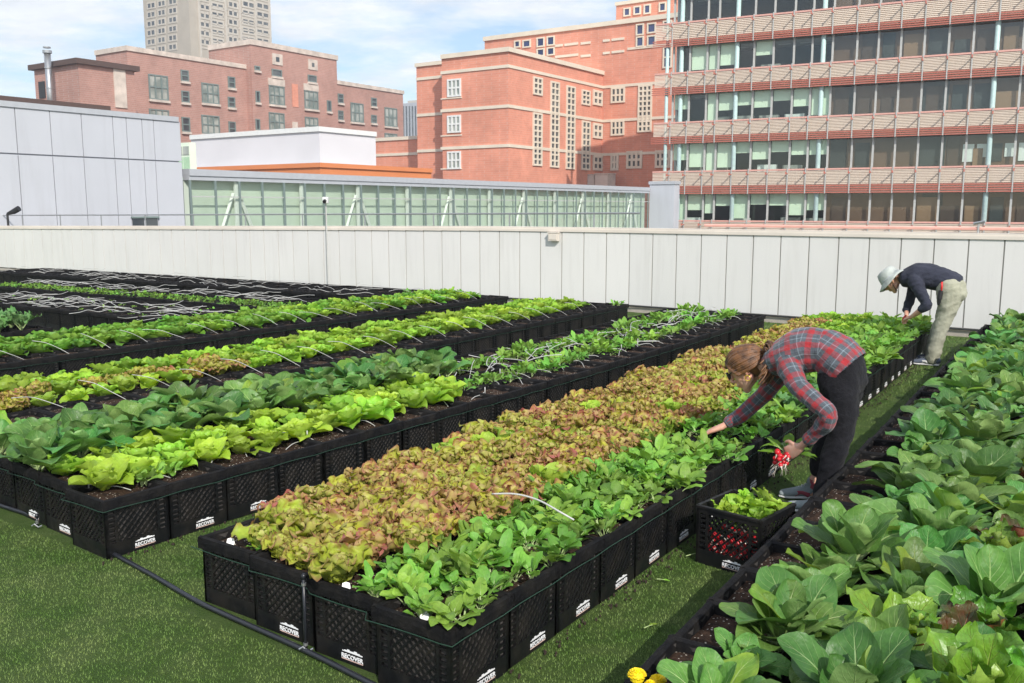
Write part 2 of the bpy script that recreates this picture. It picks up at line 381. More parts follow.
# small fittings of the wall
def wall_at(px,py,out=.0):
    best=None
    for P,D in ((w1,d01),(w1,d12)):
        f=Fac(P-Vector((D.y,-D.x,0))*0,D); s,z=f.hit(px,py)
        if (D is d01 and s<=0) or (D is d12 and s>=0): best=(f,s,z)
    return best
f,s_,z_=wall_at(556,236.5)
m=MB(); Mx=f.mat(s_,0,0); m.box((-.09,-.11,-.07),(.09,-.046,.06),M['cap'],Mx); m.box((-.07,-.118,-.05),(.07,-.11,.04),M['cap'],Mx); m.box((-.1,-.12,.06),(.1,-.046,.075),M['cap'],Mx)
o=m.build('junction_box'); 
o.location.z=z_; tag(o,'small cream junction box fixed under the coping of the white wall','junction box')
f,s_,z_=wall_at(977,228)
m=MB(); Mx=f.mat(s_,0,0); m.tube([(Mx@Vector((0,.1,0))),(Mx@Vector((0,.1,.13)))],.014,M['metal'],6); m.tube([(Mx@Vector((-.06,.1,.12))),(Mx@Vector((.07,.1,.15)))],.02,M['metal'],6)
o=m.build('rail_bracket'); o.location.z=ztop(s_)+.07; tag(o,'little metal bracket standing on the coping above the bending gardener in the cap','bracket')
# light pole just in front of the wall
f,s_,z_=wall_at(332.5,285)
p=f.pt(s_,.12)
lp=empty('camera_pole',(p[0],p[1],0),0,'thin grey pole with a small white camera head in front of the parapet','pole')
h=(285-195)/915*p[1]
m=MB(); m.tube([(0,0,0),(0,0,h)],.012,M['tube'],8); m.build('post',lp)
m=MB(); m.box((-.05,-.09,h-.02),(.05,.06,h+.10),M['white']); m.build('camera_head',lp,bevel=.01)
m=MB(); m.tube([(0,-.09,h+.03),(0,-.15,h+.01)],.035,M['black'],8); m.build('lens_hood',lp)
m=MB(); m.box((-.06,-.06,0),(.06,.06,.015),M['metal']); m.build('base_plate',lp)
# floodlight at the left frame edge
f=Fac(w1-Vector((-d01.y,d01.x,0))*.0,d01); s_,z_=f.hit(-6,214)
p=f.pt(s_,-.35)
fl=empty('floodlight',(p[0],p[1],0),0,'black floodlight tilted upward at the left end of the wall','floodlight')
m=MB(); m.tube([(0,0,0),(0,0,z_)],.03,M['black'],8); m.build('post',fl)
m=MB(); m.tube([(0,0,z_),(.18,-.02,z_+.06),(.34,-.05,z_+.14)],[.035,.07,.075],M['black'],10); m.build('lamp_head',fl)
# ------------------------------------------------------------------ safety railing behind the wall
P=w1+Vector((U.x,U.y,0))*.9
fr_=Fac(P,d01)
rl=empty('roof_railing',(P.x,P.y,0),0,'thin grey pipe railing running behind the parapet','railing')
s0,s1=fr_.s(-30,217),fr_.s(640,217)
m=MB(); m.tube([(d01.x*s0,d01.y*s0,1.42),(d01.x*s1,d01.y*s1,1.55)],.016,M['metal'],6); m.build('top_rail',rl)
for i in range(0,12):
    a=s0+(s1-s0)*(i+.5)/12; m=MB(); m.tube([(d01.x*a,d01.y*a,-.5),(d01.x*a,d01.y*a,1.42+.13*(i+.5)/12)],.014,M['metal'],6); m.build('post',rl)
# ------------------------------------------------------------------ grey panelled penthouse (left)
def corner(fac,px,py=150): return Vector((*fac.pt(fac.s(px,py)),0))
B0=at_depth(181,30.0); fb=Fac(B0,U)
gb=empty('panelled_penthouse',(B0.x,B0.y,ZG),0,'pale lavender grey metal panelled rooftop block at the far left','building')
zt=fb.z(178.5,118.5)-ZG
sL=fb.s(-60,130); 
m=MB(); A=Vector((*fb.pt(sL),0))-B0; C_=-U.cross(Vector((0,0,1)))*9
m.prism([(A.x,A.y),(0,0),(C_.x,C_.y),(A.x+C_.x,A.y+C_.y)],0,zt,M['greyjoint'],M['roofgrey']); m.build('wall',gb)
mx=fb.mat(); mx.translation=Vector((0,0,-ZG))
xs=[-25,17.5,52,83,114,127.5,143,154.5,181]
cols=[fb.s(x,160) for x in xs]; zm=fb.z(90,157.5); ztp=fb.z(178.5,118.5)-.12
for i in range(len(cols)-1):
    a,b=cols[i]+.012,cols[i+1]-.012
    for z0,z1 in ((zm+.02,ztp),(-.8,zm-.02)):
        m=MB(); m.box((a,-.05,z0),(b,-.002,z1),M['greypanel'],mx); m.build('panel',gb)
m=MB(); m.box((sL,-.09,ztp+.004),(.02,.4,ztp+.16),M['greytrim'],mx); m.build('roof_trim',gb)
for x0,x1 in ((131.5,142.5),(145,156)):
    a,b=fb.s(x0,222),fb.s(x1,222); z1=fb.z(144,218.2); m=MB(); m.box((a,-.09,z1-.6),(b,-.052,z1),M['win_dark'],mx)
    o=m.build('window',gb); q=MB(); q.box((a-.05,-.12,z1+.002),(b+.05,-.052,z1+.06),M['mull'],mx); q.build('frame',o)
# ------------------------------------------------------------------ glass corridor
fc=Fac(B0+U*.35,U)
gc=empty('glass_corridor',(fc.P.x,fc.P.y,ZG),0,'long green glazed corridor with white trusses behind the parapet','building')
mx=fc.mat(); mx.translation=Vector((0,0,-ZG))
sE=fc.s(649,205); ztc=fc.z(184,175.5); dd=.3
base=-1.2
m=MB(); m.box((0,-.06,ztc+.002),(sE,dd+1.5,ztc+.22),M['greytrim'],mx); m.box((0,-.02,ztc-.14),(sE,dd,ztc),M['greytrim'],mx); m.build('roof',gc)
m=MB(); m.box((0,0,ZG),(sE,dd,base),M['greytrim'],mx); m.build('base_wall',gc)
m=MB(); m.box((0,dd,base),(sE,dd+.08,ztc-.14),M['backwall'],mx); m.build('back_wall',gc)
m=MB(); m.box((0,.02,base),(sE,dd,base+.05),M['floor_in'],mx); m.build('floor',gc)
ds=fc.s(208.7,195)-fc.s(183,195); n=int(sE/ds)
m=MB(); m.face([mx@Vector(q) for q in ((0,0,base),(sE,0,base),(sE,0,ztc-.14),(0,0,ztc-.14))],M['glass_g']); m.build('glass',gc)
tr=MB(); zl=fc.z(232,200)
for i in range(n+1):
    a=i*ds
    m=MB(); m.box((a-.035,-.07,base),(a+.035,-.012,ztc-.142),M['mull'],mx); m.build('mullion',gc)
    if i%3==2:
        big=((i//3)%2==0)
        m=MB(); m.box((a-.09,.08,base+.1),(a+.09,.16,ztc-.15),M['white'],mx)
        if big:
            for sg in (-1,1):
                p0=mx@Vector((a+sg*.12,.14,ztc-.55)); p1=mx@Vector((a+sg*ds*1.35,.14,base+.5)); m.tube([p0,p1],.065,M['white'],4)
        m.build('truss',gc)
m=MB(); zr=fc.z(232,197); m.box((0,-.05,zr-.02),(sE,-.011,zr+.02),M['mull_l'],mx); m.build('transom',gc)
# grey stair block at the end of the corridor
Pe=Vector((*fc.pt(sE+.05),0)); fe=Fac(Pe,W)
eb=empty('stair_block',(Pe.x,Pe.y,ZG),0,'plain pale grey block between the glazed corridor and the terracotta louvred building','building')
s1=fe.s(674,200); zt=fe.z(655,184.5)-ZG
a=W*s1; c=U*.8
m=MB(); m.prism([(0,0),(a.x,a.y),(a.x+c.x,a.y+c.y),(c.x,c.y)],0,zt,M['greypanel'],M['roofgrey']); m.build('wall',eb)
m=MB(); q=W*.0; e=.06
m.prism([(-W.x*e-U.x*e,-W.y*e-U.y*e),(a.x+(W.x-U.x)*e,a.y+(W.y-U.y)*e),(a.x+c.x+(W.x+U.x)*e,a.y+c.y+(W.y+U.y)*e),(c.x+(U.x-W.x)*e,c.y+(U.y-W.y)*e)],zt+.003,zt+.2,M['greytrim']); m.build('roof_trim',eb)
# low grey roof in front of the orange building (wedge seen above the corridor end)
# ------------------------------------------------------------------ white corrugated hall with orange band
Cw=at_depth(321.5,52); fw1=Fac(Cw,W); fw2=Fac(Cw,U)
wh=empty('corrugated_hall',(Cw.x,Cw.y,ZG),0,'white corrugated hall standing above a bright orange metal band','building')
zt=fw1.z(321.5,128.5)-ZG
a=Vector((*fw1.pt(fw1.s(191,141)),0))-Cw; b=Vector((*fw2.pt(fw2.s(375.5,133)),0))-Cw
zo=fw1.z(321.5,163.3)-ZG
m=MB(); m.prism([(a.x,a.y),(0,0),(b.x,b.y),(a.x+b.x,a.y+b.y)],0,zt-.15,M['corr_white'],M['roofgrey']); m.build('wall',wh)
e=.12
def ring(pa,pb,z0,z1,mat,name,parent,e=.12):
    m=MB(); n1=Vector((W.y,-W.x,0)); n2=Vector((U.y,-U.x,0))
    p=[pa+n1*e, n1*e+n2*e, pb+n2*e, pb, Vector((0,0,0)), pa]
    m.prism([(q.x,q.y) for q in [p[0],p[1],p[2],pa+pb]],z0,z1,mat); return m.build(name,parent)
ring(a,b,zt-.15,zt+.12,M['white'],'roof_trim',wh,.1)
b2=Vector((*fw2.pt(fw2.s(424,170)),0))-Cw
ob=empty('orange_block',(Cw.x,Cw.y,ZG),0,'low bright orange metal clad block under the white corrugated hall','building')
a2=a; m=MB()
n1=Vector((W.y,-W.x,0)); n2=Vector((U.y,-U.x,0)); o1=n1*.6+n2*.6
m.prism([((a2+n1*.6).x,(a2+n1*.6).y),(o1.x,o1.y),((b2+n2*.6).x,(b2+n2*.6).y),(a2+b2).to_tuple()[:2]],0,zo-.25,M['orange'],M['roofgrey']); m.build('wall',ob)
o1=n1*.7+n2*.7
m=MB(); m.prism([((a2+n1*.7).x,(a2+n1*.7).y),(o1.x,o1.y),((b2+n2*.7).x,(b2+n2*.7).y),(a2+b2).to_tuple()[:2]],zo-.248,zo,M['orange'],M['roofgrey']); m.build('roof_trim',ob)
# small pale green glass lobby left of the hall
fgl=Fac(at_depth(186,50),W); gl=empty('glass_lobby',(*fgl.pt(0),ZG),0,'small pale green glass lobby beside the white corrugated hall','building')
s0,s1=fgl.s(170,150),fgl.s(189.5,150); z1=fgl.z(186,142.5)
m=MB(); m.box((s0,0,ZG),(s1,.4,z1),M['blind'],fgl.mat()); o=m.build('wall',gl)
for k in range(3):
    m=MB(); x0=s0+(s1-s0)*(k+.08)/3; x1=s0+(s1-s0)*(k+.92)/3; zz=fgl.z(186,157); m.box((x0,-.04,zz-3),(x1,-.004,zz),M['glass_g'],fgl.mat()); m.build('window',gl)
    m=MB(); m.box((x0,-.04,zz+.12),(x1,-.004,z1-.2),M['win_pale'],fgl.mat()); m.build('window',gl)
for g_ in (gl,):
    for ch in g_.children: ch.matrix_parent_inverse=Matrix.Translation(-g_.location)
def fixparent(root):
    for ch in root.children:
        ch.matrix_parent_inverse=Matrix.Translation(-root.location)
# ------------------------------------------------------------------ orange-red brick building
C508=at_depth(508.3,84.0); fP=Fac(C508,W); fPu=Fac(C508,U)
ob2=empty('orange_brick_building',(C508.x,C508.y,ZG),0,'large orange red brick building with cream bands and blue upper windows','building')
def zc(fac,x,y): return fac.z(x,y)
zP=fP.z(508.3,47)
sl=fP.s(442,100); sr=fPu.s(602.5,110)
pl=Vector((*fP.pt(sl),0)); pr=Vector((*fPu.pt(sr),0)); back=Vector((*fP.pt(sl),0))+U*sr
solid('front_block',[(pl.x,pl.y),(C508.x,C508.y),(pr.x,pr.y),(back.x,back.y)],ZG,zP-.4,'brick_or',ob2)
m=MB(); e=.18; q=[pl+n1*e, C508+n1*e+n2*e, pr+n2*e, back]; m.prism([(v.x,v.y) for v in q],zP-.4,zP,M['band']); m.build('parapet',ob2)
# wings left
f1=Fac(C508+U*2.0,W); f2=Fac(C508+U*5.0,W)
a0,a1=f1.s(416.8,100),f1.s(445,100); p0=Vector((*f1.pt(a0),0)); p1=Vector((*f1.pt(a1),0)); zw=f1.z(430,62)
solid('left_wing',[(p0.x,p0.y),(p1.x,p1.y),(p1.x+U.x*20,p1.y+U.y*20),(p0.x+U.x*20,p0.y+U.y*20)],ZG,zw-.35,'brick_or',ob2)
m=MB(); m.box((a0-.1,-.15,zw-.348),(a1,8,zw),M['band'],f1.mat()); m.build('parapet',ob2)
b0,b1=f2.s(374.3,150),f2.s(418,150); p0=Vector((*f2.pt(b0),0)); p1=Vector((*f2.pt(b1),0)); zw2=f2.z(395,137)
solid('low_wing',[(p0.x,p0.y),(p1.x,p1.y),(p1.x+U.x*15,p1.y+U.y*15),(p0.x+U.x*15,p0.y+U.y*15)],ZG,zw2-.35,'brick_or',ob2)
m=MB(); m.box((b0-.1,-.12,zw2-.348),(b1,8,zw2),M['band'],f2.mat()); m.build('parapet',ob2)
# main rear volume in the W plane through the inner corner
fM=Fac(pr,W)
m0,m1=fM.s(484.7,60),fM.s(720,60); p0=Vector((*fM.pt(m0),0)); p1=Vector((*fM.pt(m1),0)); zM=fM.z(604,22)
back_=U*25
solid('rear_block',[(p0.x,p0.y),(p1.x,p1.y),(p1.x+back_.x,p1.y+back_.y),(p0.x+back_.x,p0.y+back_.y)],ZG,zM-.45,'brick_or',ob2)
m=MB(); m.box((m0-.1,-.2,zM-.448),(m1,9,zM),M['band'],fM.mat()); m.build('parapet',ob2)
fT=Fac(pr+U*4,W); t0,t1=fT.s(616,20),fT.s(720,20); zT=fT.z(616,2.5)
p0=Vector((*fT.pt(t0),0)); p1=Vector((*fT.pt(t1),0))
solid('top_storey',[(p0.x,p0.y),(p1.x,p1.y),(p1.x+back_.x,p1.y+back_.y),(p0.x+back_.x,p0.y+back_.y)],zM-.4,zT-.35,'brick_or',ob2)
m=MB(); m.box((t0-.1,-.15,zT-.348),(t1,9,zT),M['band'],fT.mat()); m.build('parapet',ob2)
def zz(x,y): return 340+x*zB,y*zB
# cream string courses
def course(fac,xa,xb,ya,h,name='string_course',out=.09):
    m=MB(); fac.strip(m,xa,xb,ya,h,M['band'],out); m.build(name,ob2)
for y in (71.5,109.5,147):
    course(fP,441,509,y+ (0),3.0)
zs=[(fP.z(441,y),fP.z(441,y+3.0)) for y in (71.5,109.5,147)]
for (z1,z0) in zs:
    m=MB(); m.box((.0,-.09,z0),(sr,.05,z1),M['band'],fPu.mat()); m.build('string_course',ob2)
    m=MB(); m.box((.1,-.09,z0),(m1,.05,z1),M['band'],fM.mat()); m.build('string_course',ob2)
    m=MB(); m.box((a0,-.09,z0),(a1,.05,z1),M['band'],f1.mat()); m.build('string_course',ob2)
m=MB(); m.box((b0,-.09,zs[2][1]),(b1,.05,zs[2][0]),M['band'],f2.mat()); m.build('string_course',ob2)
for y in (98.5,135.5,168.5):      # thin sills under the front windows
    m=MB(); fP.strip(m,441,462,y,1.2,M['band'],.07); m.build('sill_course',ob2)
for (yt,yb) in ((237,285),(345,392),(452,500)):
    x0,y0=zz(322,yt); x1,y1=zz(358,yb); window(fP,ob2,x0,x1,y0,y1,3,2,'win_pale','white',None,fw=.16)
def framed(fac,x0,x1,yt,yb,nx,ny,mat='win_dark',fw=.17):
    (a,b),(c,d)=zz(x0,yt),zz(x1,yb); return window(fac,ob2,a,c,b,d,nx,ny,mat,'band',None,fw=fw,depth=.14)
framed(fPu,574,598,232,280,2,3); framed(fPu,573,597,338,490,2,9)
framed(fPu,625,648,245,495,2,14); framed(fPu,672,695,258,500,2,14)
framed(fPu,718,740,270,310,2,3); framed(fPu,718,740,362,503,2,8)
for yt,yb in ((272,310),(370,408),(465,503)): framed(fPu,752,776,yt,yb,2,2,'win_dark',.25)
framed(fM,808,845,262,303,3,2,fw=.18); framed(fM,808,843,360,400,3,2,fw=.18); framed(fM,808,825,460,503,2,2,'win_dark',.25)
framed(fM,888,925,255,390,3,9,fw=.18); framed(fM,855,895,452,497,3,2,fw=.25); framed(fM,940,978,450,495,3,2,fw=.25)
for x0,x1,yt,yb in ((520,535,122,140),(545,566,120,140),(587,607,113,138),(617,637,109,134),(587,607,146,166),(617,637,142,163),(882,902,73,103),(915,938,70,97),(882,902,110,138),(915,938,107,135),(962,985,63,90),(962,985,140,200)):
    framed(fM,x0,x1,yt,yb,1,1 if yb-yt<50 else 2,'win_blue',.14)
for x0,x1,yt,yb in ((845,862,25,47),(875,893,20,42),(905,922,15,40),(950,968,9,33)): framed(fT,x0,x1,yt,yb,1,1,'win_blue',.14)
# broken cream courses on the upper wall
for xa,xb,y in ((448,705,107),(640,662,133),(668,708,130),(716,745,126),(782,802,118),(808,845,115),(640,708,166),(716,745,164),(782,802,155),(808,845,152),(855,985,142)):
    x,yy=zz(xa,y); x2,_=zz(xb,y); m=MB(); fM.strip(m,x,x2,yy,2.4,M['band'],.1); m.build('string_course',ob2)
fixparent(ob2)
# two cream air handling cabinets in front of the inner corner
for k,(x0,x1,yt,lab) in enumerate(((715,755,520,'left cream air handling cabinet at the foot of the orange brick wall'),(757,797,517,'right cream air handling cabinet nearer the louvred building'))):
    (a,b),(c,d)=zz(x0,yt),zz(x1,yt+60); fa=Fac(pr+n1*3.0,W)
    s0,s1,z0,z1=fa.s(a,b),fa.s(c,b),fa.z(a,d),fa.z(a,b)
    m=MB(); m.box((s0,0,z0-1.2),(s1,1.6,z1),M['stonecap'],fa.mat()); m.box((s0+.1,-.03,z0+.2),(s1-.1,-.003,z1-.15),M['cap'],fa.mat()); m.box((s0-.05,-.06,z1+.003),(s1+.05,1.65,z1+.07),M['cap'],fa.mat())
    o=m.build('air_cabinet'); tag(o,lab,'ventilation unit')
# ------------------------------------------------------------------ old red brick building
C1=at_depth(136,100); fo1=Fac(C1,U); fo1w=Fac(C1,W)
rb=empty('old_brick_building',(C1.x,C1.y,ZG),0,'old dark red brick block with pale stone caps and sash windows','building')
z1=fo1.z(136,47.2)
sA=fo1w.s(96,60); sB=fo1.s(247,100)
pa=Vector((*fo1w.pt(sA),0)); pb=Vector((*fo1.pt(sB),0))
solid('middle_block',[(pa.x,pa.y),(C1.x,C1.y),(pb.x,pb.y),(pa.x+U.x*sB,pa.y+U.y*sB)],ZG,z1-.5,'brick_old',rb)
m=MB(); e=.15; m.prism([((pa+n1*e).x,(pa+n1*e).y),((C1+n1*e+n2*e).x,(C1+n1*e+n2*e).y),((pb+n2*e).x,(pb+n2*e).y),(pa.x+U.x*sB,pa.y+U.y*sB)],z1-.498,z1,M['stonecap']); m.build('parapet',rb)
C2=pb+n2*1.0; fo2=Fac(C2,U); fo2w=Fac(C2,W); z2=fo2.z(249,39)
pc=Vector((*fo2.pt(fo2.s(336.6,60)),0)); pd=Vector((*fo2w.pt(fo2w.s(208.7,50)),0))
solid('right_block',[(pd.x,pd.y),(C2.x,C2.y),(pc.x,pc.y),((pd+pc-C2).x,(pd+pc-C2).y)],ZG,z2-.6,'brick_old',rb)
m=MB(); m.prism([((pd+n1*e).x,(pd+n1*e).y),((C2+n1*e+n2*e).x,(C2+n1*e+n2*e).y),((pc+n2*e+U*e).x,(pc+n2*e+U*e).y),((pd+pc-C2).x,(pd+pc-C2).y)],z2-.598,z2,M['stonecap']); m.build('parapet',rb)
fo3=Fac(pc-n2*2.5,U); z3=fo3.z(340,80.8); pe=Vector((*fo3.pt(fo3.s(403,100)),0)); pf=Vector((*fo3.pt(0),0))
solid('far_block',[(pf.x,pf.y),(pe.x,pe.y),((pe-n2*14).x,(pe-n2*14).y),((pf-n2*14).x,(pf-n2*14).y)],ZG,z3-.5,'brick_old',rb)
m=MB(); m.prism([((pf+n2*e).x,(pf+n2*e).y),((pe+n2*e+U*e).x,(pe+n2*e+U*e).y),((pe-n2*14).x,(pe-n2*14).y),((pf-n2*14).x,(pf-n2*14).y)],z3-.498,z3,M['stonecap']); m.build('parapet',rb)
def zq(x,y): return x*zA,y*zA
def ow(fac,x0,x1,yt,yb,nx,ny,lint=None,mat='win_dark',**k):
    (a,b),(c,d)=zq(x0,yt),zq(x1,yb); return window(fac,rb,a,c,b,d,nx,ny,mat,'mull','stonecap',lint,fw=.14,**k)
for x0,x1,yt,yb in ((443,497,225,295),(600,648,250,306),(445,500,327,380),(600,650,345,397)): ow(fo1,x0,x1,yt,yb,3,2,mat='win_pale')
for x0,x1,yt,yb in ((538,558,210,240),(540,560,272,303),(541,562,350,390),(678,696,230,260),(678,696,290,318),(680,698,363,402)): ow(fo1,x0,x1,yt,yb,1,2)
for x0,x1,yt,yb,l in ((800,843,257,310,.9),(905,943,272,323,.9),(800,843,337,388,None),(907,943,350,395,None)): ow(fo2,x0,x1,yt,yb,3,2,l,'win_pale')
for x0,x1,yt,yb in ((808,835,208,226),(915,938,225,243),(760,770,272,303),(760,770,355,385),(972,982,300,330),(757,770,198,208)): ow(fo2,x0,x1,yt,yb,1,1)
for x0,x1,yt,yb in ((808,838,160,193),(915,942,177,208)):
    m=MB(); (a,b),(c,d)=zq(x0,yt),zq(x1,yb); fo2.rect(m,a,c,b,d,M['stonecap'],-.05,.1); (a,b),(c,d)=zq(x0+10,yt+10),zq(x1-10,yb-9); fo2.rect(m,a,c,b,d,M['win_dark'],.09,.13); m.build('stone_medallion',rb)
m=MB(); (a,b),(c,d)=zq(868,250),zq(885,318); fo2.rect(m,a,c,b,d,M['brick_or'],-.05,.06); m.build('brick_panel',rb)
m=MB(); (a,b),(c,d)=zq(868,362),zq(884,388); fo2.rect(m,a,c,b,d,M['stonecap'],-.05,.06); m.build('brick_panel',rb)
for x0,x1,yt,yb,nx in ((32,68,308,362,3),(133,168,322,375,3),(93,107,292,315,1),(93,107,343,365,1),(-6,8,280,305,1),(-6,8,330,355,1),(133,168,398,420,3)):
    (a,b),(c,d)=zz(x0,yt),zz(x1,yb); window(fo3,rb,a,c,b,d,nx,2,'win_pale' if nx==3 else 'win_dark','mull','stonecap',None,fw=.14)
fixparent(rb)
# far left brick volume with flue
C3=at_depth(87.5,90); fl1=Fac(C3,W); fl2=Fac(C3,U)
lb=empty('stair_tower_building',(C3.x,C3.y,ZG),0,'plain red brick volume with a dark roof edge and pale louvre panel','building')
z4=fl1.z(87.5,56.8); pa=Vector((*fl1.pt(fl1.s(34,70)),0)); pb=Vector((*fl2.pt(fl2.s(134,70)),0))
solid('wall',[(pa.x,pa.y),(C3.x,C3.y),(pb.x,pb.y),((pa+pb-C3).x,(pa+pb-C3).y)],ZG,z4-.5,'brick_old',lb)
m=MB(); e=.4; m.prism([((pa+n1*e-W*e).x,(pa+n1*e-W*e).y),((C3+n1*e+n2*e).x,(C3+n1*e+n2*e).y),((pb+n2*e+U*e).x,(pb+n2*e+U*e).y),((pa+pb-C3).x,(pa+pb-C3).y)],z4-.498,z4,M['darkroof']); m.build('roof_edge',lb)
m=MB(); (a,b),(c,d)=zq(338,190),zq(373,320); fl2.rect(m,a,c,b,d,M['stonecap'],-.05,.12); m.build('louvre_panel',lb)
m=MB(); (a,b),(c,d)=zq(117,242),zq(135,292); fl1.rect(m,a,c,b,d,M['black'],-.05,.08); m.build('door',lb)
fixparent(lb)
fl=Fac(C3+n1*1.2,W); s_,zt_=fl.hit(47,50.5); z0_=fl.z(47,100); p=fl.pt(s_,0)
fu=empty('flue_pipe',(p[0],p[1],z0_),0,'shiny steel flue pipe rising in front of the left brick wall','flue')
m=MB(); m.tube([(0,0,-3),(0,0,zt_-z0_-.3)],.30,M['metal'],16); m.build('duct',fu,smooth=True)
m=MB(); m.tube([(0,0,zt_-z0_-.25),(0,0,zt_-z0_)],.42,M['metal'],16); m.build('rain_cap',fu)
for k in range(3):
    m=MB(); m.tube([(0,0,1+k*1.9),(0,0,1.12+k*1.9)],.34,M['metal'],16); m.build('collar',fu)
s_,zt_=fl.hit(26.6,57); p=fl.pt(s_,6)
m=MB(); m.tube([(p[0],p[1],ZG),(p[0],p[1],zt_)],[.22,.14],M['metal'],8); tag(m.build('lightning_mast'),'thin grey mast left of the steel flue pipe','mast')
s_,zt_=fl.hit(10,77); p=fl.pt(s_,6)
# low brick annex in front with a dark parapet
Pn=at_depth(114.5,72); fn=Fac(Pn,U); an=empty('brick_annex',(Pn.x,Pn.y,ZG),0,'low brick annex with a brown roof edge just above the grey panelled block','building')
za=fn.z(114.5,107); pa=Vector((*fn.pt(fn.s(-30,100)),0))
solid('wall',[(pa.x,pa.y),(Pn.x,Pn.y),((Pn-n2*10).x,(Pn-n2*10).y),((pa-n2*10).x,(pa-n2*10).y)],ZG,za-.5,'brick_old',an)
m=MB(); m.prism([((pa+n2*.3).x,(pa+n2*.3).y),((Pn+n2*.3).x,(Pn+n2*.3).y),((Pn-n2*10).x,(Pn-n2*10).y),((pa-n2*10).x,(pa-n2*10).y)],za-.498,za,M['darkroof']); m.build('roof_edge',an); fixparent(an)
# ------------------------------------------------------------------ tan tower
CT=at_depth(198.6,230); ft1=Fac(CT,W); ft2=Fac(CT,U)
tw=empty('tan_tower',(CT.x,CT.y,ZG),0,'tall tan concrete tower with rows of windows behind the brick block','building')
zt=ft1.z(198,-70); pa=Vector((*ft1.pt(ft1.s(145.7,50)),0)); pb=Vector((*ft2.pt(ft2.s(270,50)),0))
solid('wall',[(pa.x,pa.y),(CT.x,CT.y),(pb.x,pb.y),((pa+pb-CT).x,(pa+pb-CT).y)],ZG,zt,'tower',tw)
cnt=0
for r in range(-1,5):
    for (x0,x1,y) in ((438,461,45),(470,491,39),(502,525,33)):
        yt=y-10+r*27; (a,b),(c,d)=zq(x0,yt),zq(x1,yt+17); w=window(ft1,tw,a,c,b,d,2,1,'win_dark','tower_l',None,fw=.35); 
    for (x0,x1,y) in ((594,622,20),(628,663,18),(678,705,13.5),(720,755,13),(762,798,18)):
        yt=y-8+r*26+(0 if x0<600 else 0); (a,b),(c,d)=zq(x0,yt),zq(x1,yt+17); w=window(ft2,tw,a,c,b,d,2,1,'win_dark','tower_l',None,fw=.45)
for y in range(6):   # pale floor bands
    yy=(y*26+8)*zA; m=MB(); ft2.strip(m,199.5,269.5,yy,1.6,M['tower_l'],.12); m.build('floor_band',tw)
for x in (591,625,670,712,758,800):
    m=MB(); (a,b)=zq(x,60); s0=ft2.s(a-.9,20); s1=ft2.s(a+.9,20); m.box((s0,-.3,ft2.z(a,70)),(s1,.1,zt-.2),M['tower_l'],ft2.mat()); m.build('pier',tw)
fixparent(tw)
# hazy far tower between brick blocks
Pf=at_depth(409,420); ff=Fac(Pf,W); fz=ff.z(409,103); ft=empty('far_tower',(Pf.x,Pf.y,ZG),0,'distant bluish grey rounded tower in the gap between the brick buildings','building')
m=MB(); m.box((ff.s(401,120),0,ZG),(ff.s(417.5,120),14,fz),M['greypanel'],ff.mat()); m.build('wall',ft)
m=MB(); m.box((ff.s(405,120),2,fz),(ff.s(417.5,120),12,ff.z(409,100)),M['tower_l'],ff.mat()); m.build('roof',ft)
for k in range(5):
    m=MB(); ff.rect(m,403+k*3,404.4+k*3,106,140,M['win_dark'],-.05,.1); m.build('window_strip',ft)
fixparent(ft)
# ------------------------------------------------------------------ terracotta louvred glass building
WR=Vector((.89,-.456,0)).normalized(); CR=at_depth(672,74); fR=Fac(CR,WR)
lg=empty('louvred_glass_building',(CR.x,CR.y,ZG),0,'large glass office building with terracotta and cream louvre bands on every floor','building')
sR=fR.s(1130,100); zrow=lambda y:y*zC
# floor lines measured at the left corner (px 672): [band top, cream bottom, band bottom]
bands=[(-22.5,-8,-2),(26.0,41,48.5),(75.5,88,96),(124.5,137,144.5),(173,186,194.5),(221.5,235,243)]
zb=[tuple(fR.z(672,y) for y in b) for b in bands]
mxR=fR.mat(); D_=6.0; xsplit=fR.s(828,150)
m=MB(); m.box((xsplit,.35,ZG),(sR,.6,zb[0][0]+4),M['brown'],mxR); m.build('reflection_wall',lg)  # brown sheet behind the glass stands in for a brick reflection
m=MB(); m.box((.1,D_-2.25,ZG),(xsplit-.01,D_-2.02,zb[0][0]+4),M['darkint'],mxR); m.build('office_wall',lg)
m=MB(); m.box((-.02,.3,ZG),(.12,D_+.3,zb[0][0]+4),M['greytrim'],mxR); m.build('end_wall',lg)
m=MB(); m.box((0,.0,zb[0][0]+3.8),(sR,D_+.3,zb[0][0]+4.1),M['greytrim'],mxR); m.build('roof',lg)
rngb=random.Random(5)
mull_px=[672,688,705,716,734,751,770,790,808,828,852,873,895,918,942,966,990,1015,1039,1064,1089,1114]
ms=[fR.s(x,150) for x in mull_px]
